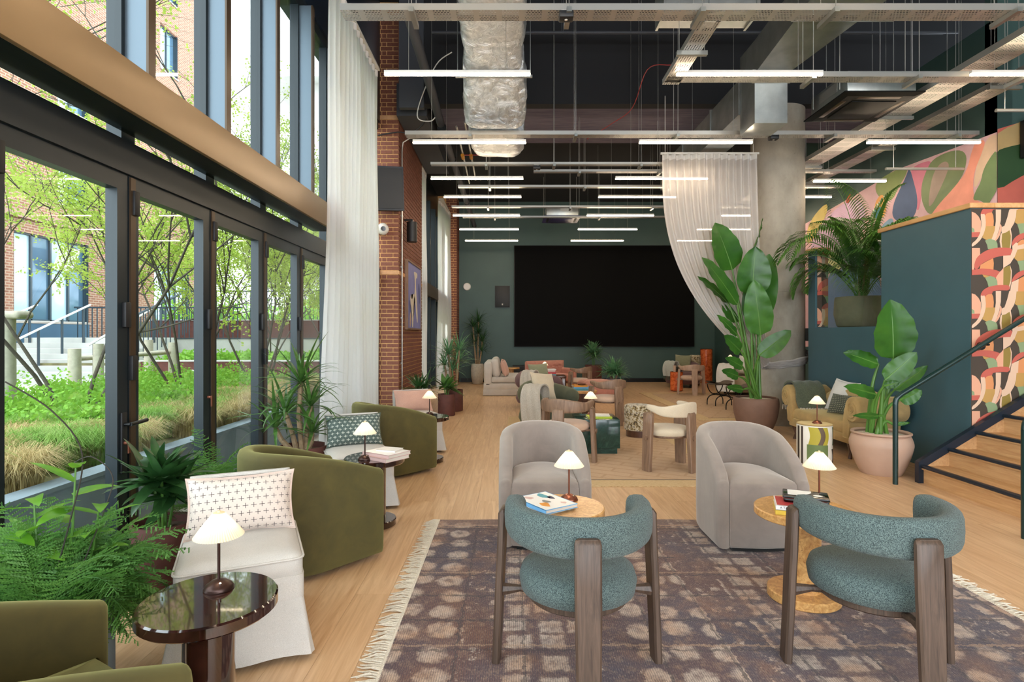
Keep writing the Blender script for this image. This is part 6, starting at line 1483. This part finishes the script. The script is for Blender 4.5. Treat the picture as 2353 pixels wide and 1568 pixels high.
for col, a0, a1, z0, z1, cv, k in [('#a89b2e', 222, 285, .25, .448, 6, 0), ('#5d4a38', 252, 268, .25, .448, 10, 1), ('#5f7140', 218, 288, .02, .25, 0, 0), ('#3a2f28', 196, 204, .02, .448, 0, 0), ('#4b3a2c', 306, 330, .02, .2, 8, 0), ('#4b5a35', 312, 340, .24, .448, 5, 0), ('#2d2520', 176, 188, .02, .448, 0, 0), ('#6f7f4a', 350, 400, .1, .4, 0, 0)]: cyl_patch(col, a0, a1, z0, z1, cv, k)
table_lamp('pleated lamp on the painted drum table', 3.55, 6.56, .474, False, .32)
# ------------------------------------------------------------------ plants indoors
def pot(o, prof, mat, soil_r, soil_z, soil='soil', potsm=False):
    pr2 = [tuple(q)[:2] for q in [(v.x, v.y) for v in smooth_path([Vector((a, b, 0)) for a, b in prof], 3)]] if len(prof) > 8 and prof[0][0] < .31 and potsm else prof
    part('pot', MB().lathe(pr2, 72), mat, o, smooth=50)
    part('soil', MB().lathe([(soil_r, soil_z-.02), (soil_r, soil_z), (soil_r*.5, soil_z+.012), (.001, soil_z+.014)], 32), soil, o, smooth=60)
def cyl_pot(r, h): return [(r*.96, 0), (r, .01), (r, h-.004), (r-.003, h), (r-.016, h), (r-.02, h-.05), (r-.02, h-.12), (.001, h-.12)]
def strap_mesh(L, w, droop, fold=.25, n=9, tip=1.6, curl=0.0):
    """leaf growing along +X then drooping, as a shared mesh"""
    mb = MB(); rows = []
    p = Vector((0, 0, 0)); a = 0.0; pts = []
    for i in range(n+1):
        t = i/n; pts.append((p.copy(), a)); a = -droop*(t**1.6); p = p+Vector((math.cos(a), 0, math.sin(a)))*(L/n)
    for i, (q, a) in enumerate(pts):
        t = i/n; hw = w/2*(min(1, .45+t*2.2))*(max(0.0, 1-t**tip)**.75+.01); up = Vector((-math.sin(a), 0, math.cos(a)))
        rows.append([q+Vector((0, -hw, 0))+up*(fold*hw), q, q+Vector((0, hw, 0))+up*(fold*hw)])
    mb.loft(rows, False); return mb
def orient(d, roll=0.0):
    d = Vector(d).normalized(); up = Vector((0, 0, 1)); s = up.cross(d)
    s = s.normalized() if s.length > 1e-4 else Vector((0, 1, 0)); u = d.cross(s)
    M = Matrix((d, s, u)).transposed().to_4x4(); return M @ Matrix.Rotation(roll, 4, 'X')
def rosette(o, c, meshes, n, rr, el0=-.3, el1=1.4, name='leaf', r0=.015):
    for i in range(n):
        t = (i+.5)/n; az = i*2.399+rr.uniform(-.3, .3); el = lerp(el0, el1, t**.9)+rr.uniform(-.12, .12)
        d = Vector((math.cos(az)*math.cos(el), math.sin(az)*math.cos(el), math.sin(el)))
        me = meshes[rr.randrange(len(meshes))]; sc_ = rr.uniform(.75, 1.08)
        M = Matrix.Translation(Vector(c)+Vector((d.x, d.y, 0))*r0) @ orient(d, rr.uniform(-.25, .25)) @ Matrix.Scale(sc_, 4)
        add_obj(name, me, o, M=M)
def yucca(label, x, y, pr, ph, heads, potmat, leafmat_, L, w, n, seed, pottype=None, soil='soil', z=0):
    rr = random.Random(seed); o = thing('potted_yucca', label, 'plant', (x, y, z))
    pot(o, pottype or cyl_pot(pr, ph), potmat, pr-.025, ph-.05, soil)
    ms = [strap_mesh(L*k, w, dr).mesh('leaf', leafmat_, 60) for k, dr in ((1, .5), (.95, 1.1), (.85, 1.7), (1.05, .25))]
    for hx_, hy_, hz, nn in heads:
        b = Vector((hx_*.35, hy_*.35, ph-.06)); e = Vector((hx_, hy_, hz))
        part('cane', MB().tube([b, b.lerp(e, .5)+Vector((rr.uniform(-.02, .02), rr.uniform(-.02, .02), 0)), e], [.026, .022, .02], 8), 'cane', o)
        rosette(o, e, ms, nn or n, rr)
    return o
yucca('bushy yucca in a rust steel planter in front of the sheer curtain', -1.88, 5.12, .215, .5, [(-.03, .02, 1.07, 44), (-.15, -.03, .80, 30), (-.25, .0, .66, 24), (.09, -.02, .62, 20), (.05, .05, .85, 26)], 'corten', 'leaf_strap', .48, .038, 30, 31)
yucca('dark spiky yucca behind the slipper chair by the brick pier', -1.48, 9.1, .17, .42, [(0, 0, .62, 34), (.08, .05, .58, 18)], 'corten', 'leaf_dark', .42, .05, 30, 33)
yucca('tall airy dracaena in a rust planter below the far window', -1.12, 11.2, .17, .42, [(-.12, 0, 1.12, 64), (.08, .05, .98, 52), (-.05, .1, .8, 40), (.1, -.05, 1.2, 40), (-.2, .05, .9, 36)], 'corten', 'leaf_blue', .42, .03, 34, 35)
yucca('tall dracaena in a pale concrete pot before the green end wall', -1.02, 17.3, .2, .62, [(.02, 0, 1.55, 60), (.14, .03, 1.3, 44), (-.14, 0, 1.75, 44), (.03, .02, 1.9, 50), (-.1, .05, 1.25, 34), (.13, 0, 1.0, 30)], 'pot_concrete', 'leaf_dark', .5, .028, 40, 37, [(.13, 0), (.16, .02), (.2, .25), (.205, .45), (.185, .6), (.17, .62), (.16, .58), (.001, .56)])
yucca('spiky silver-green plant in a lilac pot near the pink ottoman', 2.52, 13.9, .18, .42, [(0, 0, .6, 70), (.1, 0, .52, 40), (-.09, .03, .55, 40)], 'pot_lilac', 'leaf_blue', .44, .055, 30, 39)
# leafy pot plants
def croton(label, x, y, pr, ph, seed, mat='leaf_dark', n=34, L=.3, w=.1, hz=.25, potmat='corten'):
    rr = random.Random(seed); o = thing('leafy_pot_plant', label, 'plant', (x, y, 0)); pot(o, cyl_pot(pr, ph), potmat, pr-.025, ph-.05)
    ms = [strap_mesh(L*k, w, dr, .2, 9, 2.2).mesh('leaf', mat, 60) for k, dr in ((1, .5), (.9, .9), (1.1, .3))]
    for k in range(4):
        a = k*1.57+.3; e = Vector((.05*math.cos(a), .05*math.sin(a), ph+hz*(.55+.15*k)))
        part('stem', MB().tube([(.02*math.cos(a), .02*math.sin(a), ph-.06), e], .008, 6), 'stalk', o); rosette(o, e, ms, n//4, rr, -.45, 1.35)
    return o
croton('broad dark-leaved plant in a rust planter next to the nearest slipper chair', -1.96, 3.2, .165, .45, 41, 'leaf_dark', 108, .27, .075, .24)
croton('low broad-leaved plant beside the tall airy dracaena', -1.2, 10.55, .16, .4, 43, 'leaf_mid', 30, .3, .11, .15)
croton('blue-green ferny plant in a rust planter before the end wall', 2.42, 16.6, .24, .62, 45, 'leaf_blue', 140, .40, .05, .42)
# asparagus ferns
def fern_frond(mb, base, d, L, rr, w=.11, droop=1.0, nd=.006):
    p = Vector(base); d = Vector(d).normalized(); pts = [p.copy()]; n = 14
    for i in range(n):
        d = (d+Vector((0, 0, -.055*droop*(1+i*.12)))+rvec(rr)*.03).normalized(); p = p+d*(L/n); pts.append(p.copy())
    mb.tube(pts, [lerp(.0022, .0008, i/n) for i in range(n+1)], 3, False)
    for i in range(3, n+1):
        t = i/n; q = pts[i]; dd = (pts[i]-pts[i-1]).normalized(); s = dd.cross(Vector((0, 0, 1))); s = s.normalized() if s.length > .05 else dd.orthogonal().normalized()
        ww = w*math.sin(PI*min(1, t*.92+.08))**.7
        for sg in (-1, 1):
            for j in range(2):
                b = q-dd*(j*L/n/2); tip = b+s*(sg*ww*rr.uniform(.7, 1.1))+dd*ww*.45+Vector((0, 0, rr.uniform(-.02, .01)))
                v = tip-b; up = s.cross(dd)*nd*.5
                for k in range(6):
                    c0 = b+v*(k/6); c1 = b+v*((k+1.5)/6); sd = dd*nd*1.3
                    mb.add([c0, c0.lerp(c1, .6)+sd+up, c1, c0.lerp(c1, .6)+sd*.2-up], [(0, 1, 2, 3)])
rr = random.Random(51)
fo = thing('asparagus_fern', 'feathery asparagus fern spilling over a grey planter at the lower corner', 'plant', (-1.82, 2.22, 0))
pot(fo, cyl_pot(.22, .46), 'render_grey', .19, .42)
mb = MB()
for i in range(190):
    a = rr.uniform(0, 2*PI); el = rr.uniform(.1, 1.3); d = (math.cos(a)*math.cos(el), abs(math.sin(a))*math.cos(el) if math.sin(a) < -.35 else math.sin(a)*math.cos(el), math.sin(el))
    fern_frond(mb, (rr.uniform(-.12, .12), rr.uniform(-.12, .12), .42), d, rr.uniform(.28, .5), rr, .085, rr.uniform(.7, 1.6))
f_ = part('foliage', mb, 'leaf_fern', fo, smooth=0); f_['kind'] = 'stuff'
part('tendril', MB().tube(smooth_path([(.0, 0, .45), (.05, .05, .75), (.10, .05, 1.02), (.02, .0, 1.2), (-.12, -.05, 1.32)], 6), .003, 5), 'stem_dark', fo)
part('tendril', MB().tube(smooth_path([(.08, 0, .45), (.16, .1, .8), (.17, .12, .92), (.10, .1, 1.0), (.02, .1, .97)], 6), .0025, 5), 'stem_dark', fo)
ms = [strap_mesh(.17*k, .062, dr, .18, 9, 2.4).mesh('leaf', 'leaf_bright', 60) for k, dr in ((1, .5), (1.1, .3), (.9, .8))]
stm = [((-.02, .1, .44), (.02, .12, .95)), ((-.1, .05, .44), (-.12, .08, .84)), ((.05, .1, .44), (.12, .12, .80)), ((-.14, .0, .44), (-.2, .05, .7))]
for b, e in stm:
    part('stem', MB().tube([b, Vector(b).lerp(Vector(e), .5)+Vector((.015, 0, 0)), e], [.006, .005, .003], 6), 'stalk', fo)
    for k in range(6):
        p = Vector(b).lerp(Vector(e), .45+.55*k/5); a = k*2.4+rr.uniform(-.4, .4); el = rr.uniform(.0, .6)
        add_obj('leaf', ms[k % 3], fo, M=Matrix.Translation(p) @ orient((math.cos(a)*math.cos(el), math.sin(a)*math.cos(el), math.sin(el)), rr.uniform(-.3, .3)))
f2 = thing('asparagus_fern', 'feathery fern growing behind the broad dark-leaved plant', 'plant', (-1.92, 3.72, 0)); pot(f2, cyl_pot(.14, .4), 'corten', .115, .36)
mb = MB()
for i in range(46):
    a = rr.uniform(0, 2*PI); el = rr.uniform(.5, 1.35); d = (math.cos(a)*math.cos(el), math.sin(a)*math.cos(el), math.sin(el)); fern_frond(mb, (rr.uniform(-.07, .07), rr.uniform(-.07, .07), .36), d, rr.uniform(.35, .62), rr, .08, rr.uniform(.5, 1.2))
f_ = part('foliage', mb, 'leaf_fern', f2, smooth=0); f_['kind'] = 'stuff'
# bird of paradise plants
def paddle(base, tip, w, nrm, cup=.16, bend=.1, n=12, m=8, split=0, seed=0):
    rr = random.Random(seed); base = Vector(base); tip = Vector(tip); d = tip-base; L = d.length; d.normalize()
    nrm = Vector(nrm); nrm = (nrm-d*nrm.dot(d)).normalized(); s = d.cross(nrm).normalized(); rows = []
    for i in range(n+1):
        t = i/n; hw = w/2*(math.sin(PI*min(1, t**.72))**.55 if 0 < t < 1 else .03)*(1 if t < .9 else 1)
        c = base+d*(L*t)-nrm*(bend*L*(t*t-t))
        row = []
        for j in range(m+1):
            q = j/m*2-1; cu = cup*hw*abs(q)**1.3; wv = .012*math.sin(t*24+q*3+seed)*abs(q)
            row.append(c+s*(hw*q)+nrm*(cu+wv)+Vector((0, 0, -.06*hw*abs(q))))
        rows.append(row)
    return MB().loft(rows, False), [base+d*(L*t)-nrm*(bend*L*(t*t-t)+.004) for t in [i/8 for i in range(9)]]
def bird_plant(label, x, y, potprof, potmat, soil_r, soil_z, soil, org, scale_px, Yp, leaves, root, seed):
    rr = random.Random(seed); o = thing('bird_of_paradise_plant', label, 'plant', (x, y, 0)); pot(o, potprof, potmat, soil_r, soil_z, soil, True)
    def W(p, dy): 
        u = org[0]+p[0]/scale_px; v = org[1]+p[1]/scale_px; Y = Yp+dy; return Vector(((u-U0)*Y/F-x, Y-y, EYE+(V0-v)*Y/F))
    for k, (b, t_, w, dy0, dy1, nx) in enumerate(leaves):
        B = W(b, dy0); T = W(t_, dy1); wm_ = w/scale_px*(Yp+dy1)/F
        mb, rib = paddle(B, T, wm_, (nx, -1, .25), seed=k+seed)
        lf = part('leaf', mb, 'leaf_bop', o, smooth=70)
        part('midrib', MB().tube(rib, [lerp(.012, .003, i/8) for i in range(9)], 6), 'stalk', lf)
        rt = Vector((rr.uniform(-.09, .09), rr.uniform(-.09, .09), soil_z)); mid = rt.lerp(B, .55)+Vector((rt.x*.2, 0, .08))
        part('petiole', MB().tube(smooth_path([rt, mid, B], 6), [lerp(.024, .011, i/12) for i in range(13)], 8), 'stalk', lf)
    return o
BP = [((530, 680), (425, 398), 205, .0, -.1, .2), ((655, 565), (712, 372), 52, .15, .2, 2.5), ((645, 830), (668, 540), 200, -.1, -.2, -.1), ((660, 1000), (752, 585), 190, .1, .05, -.5), ((700, 1075), (660, 740), 165, -.15, -.25, -.3), ((560, 890), (350, 605), 125, -.1, -.25, .5), ((505, 880), (322, 718), 78, .1, .15, .9), ((575, 990), (470, 850), 130, .2, .3, .2), ((562, 1075), (438, 952), 62, -.1, -.3, .4), ((582, 1172), (478, 1075), 95, -.2, -.4, .1), ((690, 1195), (882, 1045), 115, -.15, -.25, -.3), ((592, 1262), (490, 1210), 70, -.2, -.35, .1), ((565, 1320), (468, 1285), 66, -.25, -.45, .2), ((595, 1400), (498, 1385), 50, -.25, -.4, .1), ((640, 1060), (600, 830), 150, .3, .35, .1)]
bird_plant('tall bird of paradise plant in a round brown pot beside the column', 3.80, 8.78, [(.2, 0), (.22, .01), (.30, .2), (.335, .4), (.33, .5), (.315, .53), (.295, .53), (.29, .48), (.001, .47)], 'pot_brown', .288, .50, 'pebbles', (1480, 360), 2.614, 8.78, BP, None, 61)
TP = [((1105, 390), (1085, -35), 335, -.05, -.1, .05), ((1000, 430), (748, 345), 120, .05, .1, .3), ((1115, 395), (1255, 250), 80, .1, .1, -.3), ((1045, 545), (1275, 345), 150, -.1, -.2, -.3), ((1110, 620), (1352, 442), 90, .05, .05, -.4), ((985, 650), (750, 590), 100, -.1, -.2, .3), ((1150, 690), (1312, 620), 115, -.1, -.2, -.1), ((1000, 805), (818, 800), 50, -.1, -.2, .1), ((1105, 865), (1228, 852), 30, -.1, -.15, 0), ((1035, 590), (1150, 560), 60, -.15, -.2, 0)]
bird_plant('young bird of paradise plant in a pale clay pot behind the handrail', 4.02, 6.15, [(.18, 0), (.2, .012), (.26, .15), (.295, .28), (.30, .34), (.28, .405), (.265, .42), (.285, .435), (.285, .45), (.27, .455), (.25, .44), (.25, .40), (.001, .39)], 'pot_clay', .25, .42, 'pebbles', (1700, 700), 3.136, 6.15, TP, None, 71)
# kentia palm on the stair landing
pm = thing('kentia_palm', 'kentia palm in a wide stone pot on the stair landing', 'plant', (5.27, 8.5, 1.61))
pot(pm, [(.30, 0), (.33, .03), (.37, .2), (.36, .42), (.35, .46), (.33, .46), (.32, .42), (.001, .41)], 'pot_stone', .32, .43)
rr = random.Random(81)
def frond(o, base, d, L, droop, seed, ll=.5):
    rr = random.Random(seed); p = Vector(base); d = Vector(d).normalized(); pts = [p.copy()]; n = 16
    for i in range(n):
        d = (d+Vector((0, 0, -droop*.012*(i+1)))).normalized(); p = p+d*(L/n); pts.append(p.copy())
    fr = part('frond', MB().tube(pts, [lerp(.011, .002, i/n) for i in range(n+1)], 6), 'stalk', o)
    mb = MB()
    for i in range(5, n+1):
        for h in (0, .33, .66):
            if i == n and h: continue
            q = pts[i].lerp(pts[min(i+1, n)], h); dd = (pts[i]-pts[i-1]).normalized(); s = dd.cross(Vector((0, 0, 1))); s = s.normalized() if s.length > .05 else dd.orthogonal()
            t = (i+h-5)/(n-5); Lf = ll*math.sin(PI*min(1, .25+t*.7))
            for sg in (-1, 1):
                v = (s*sg*.85+dd*.6+Vector((0, 0, .1))).normalized(); a = q; w = .013
                b = a+v*Lf*.35+Vector((0, 0, .03*Lf)); b2 = a+v*Lf*.7+Vector((0, 0, -.06*Lf)); c = a+v*Lf*.95+Vector((0, 0, -.34*Lf)); e = v.cross(Vector((0, 0, 1))).normalized()*w
                mb.add([a, b+e, b-e, b2+e*.8, b2-e*.8, c], [(0, 1, 2), (2, 1, 3, 4), (4, 3, 5)])
    lf = part('leaflets', mb, 'leaf_palm', fr, smooth=0)
for k in range(30):
    a = k*2.399; el = lerp(.78, 1.42, (k % 7)/6)
    sx = .75 if math.cos(a) < 0 else .55
    frond(pm, (rr.uniform(-.06, .06), rr.uniform(-.06, .06), .43), (math.cos(a)*math.cos(el)*sx, math.sin(a)*math.cos(el)*.6, math.sin(el)), rr.uniform(1.35, 1.9) if el > .95 else rr.uniform(.9, 1.35), rr.uniform(1.0, 2.2), 90+k, .5)
for k in range(4): part('trunk', MB().tube([(.03*math.cos(k*1.6), .03*math.sin(k*1.6), .42), (.05*math.cos(k*1.6), .05*math.sin(k*1.6), .95)], [.022, .015], 8), 'cane', pm)
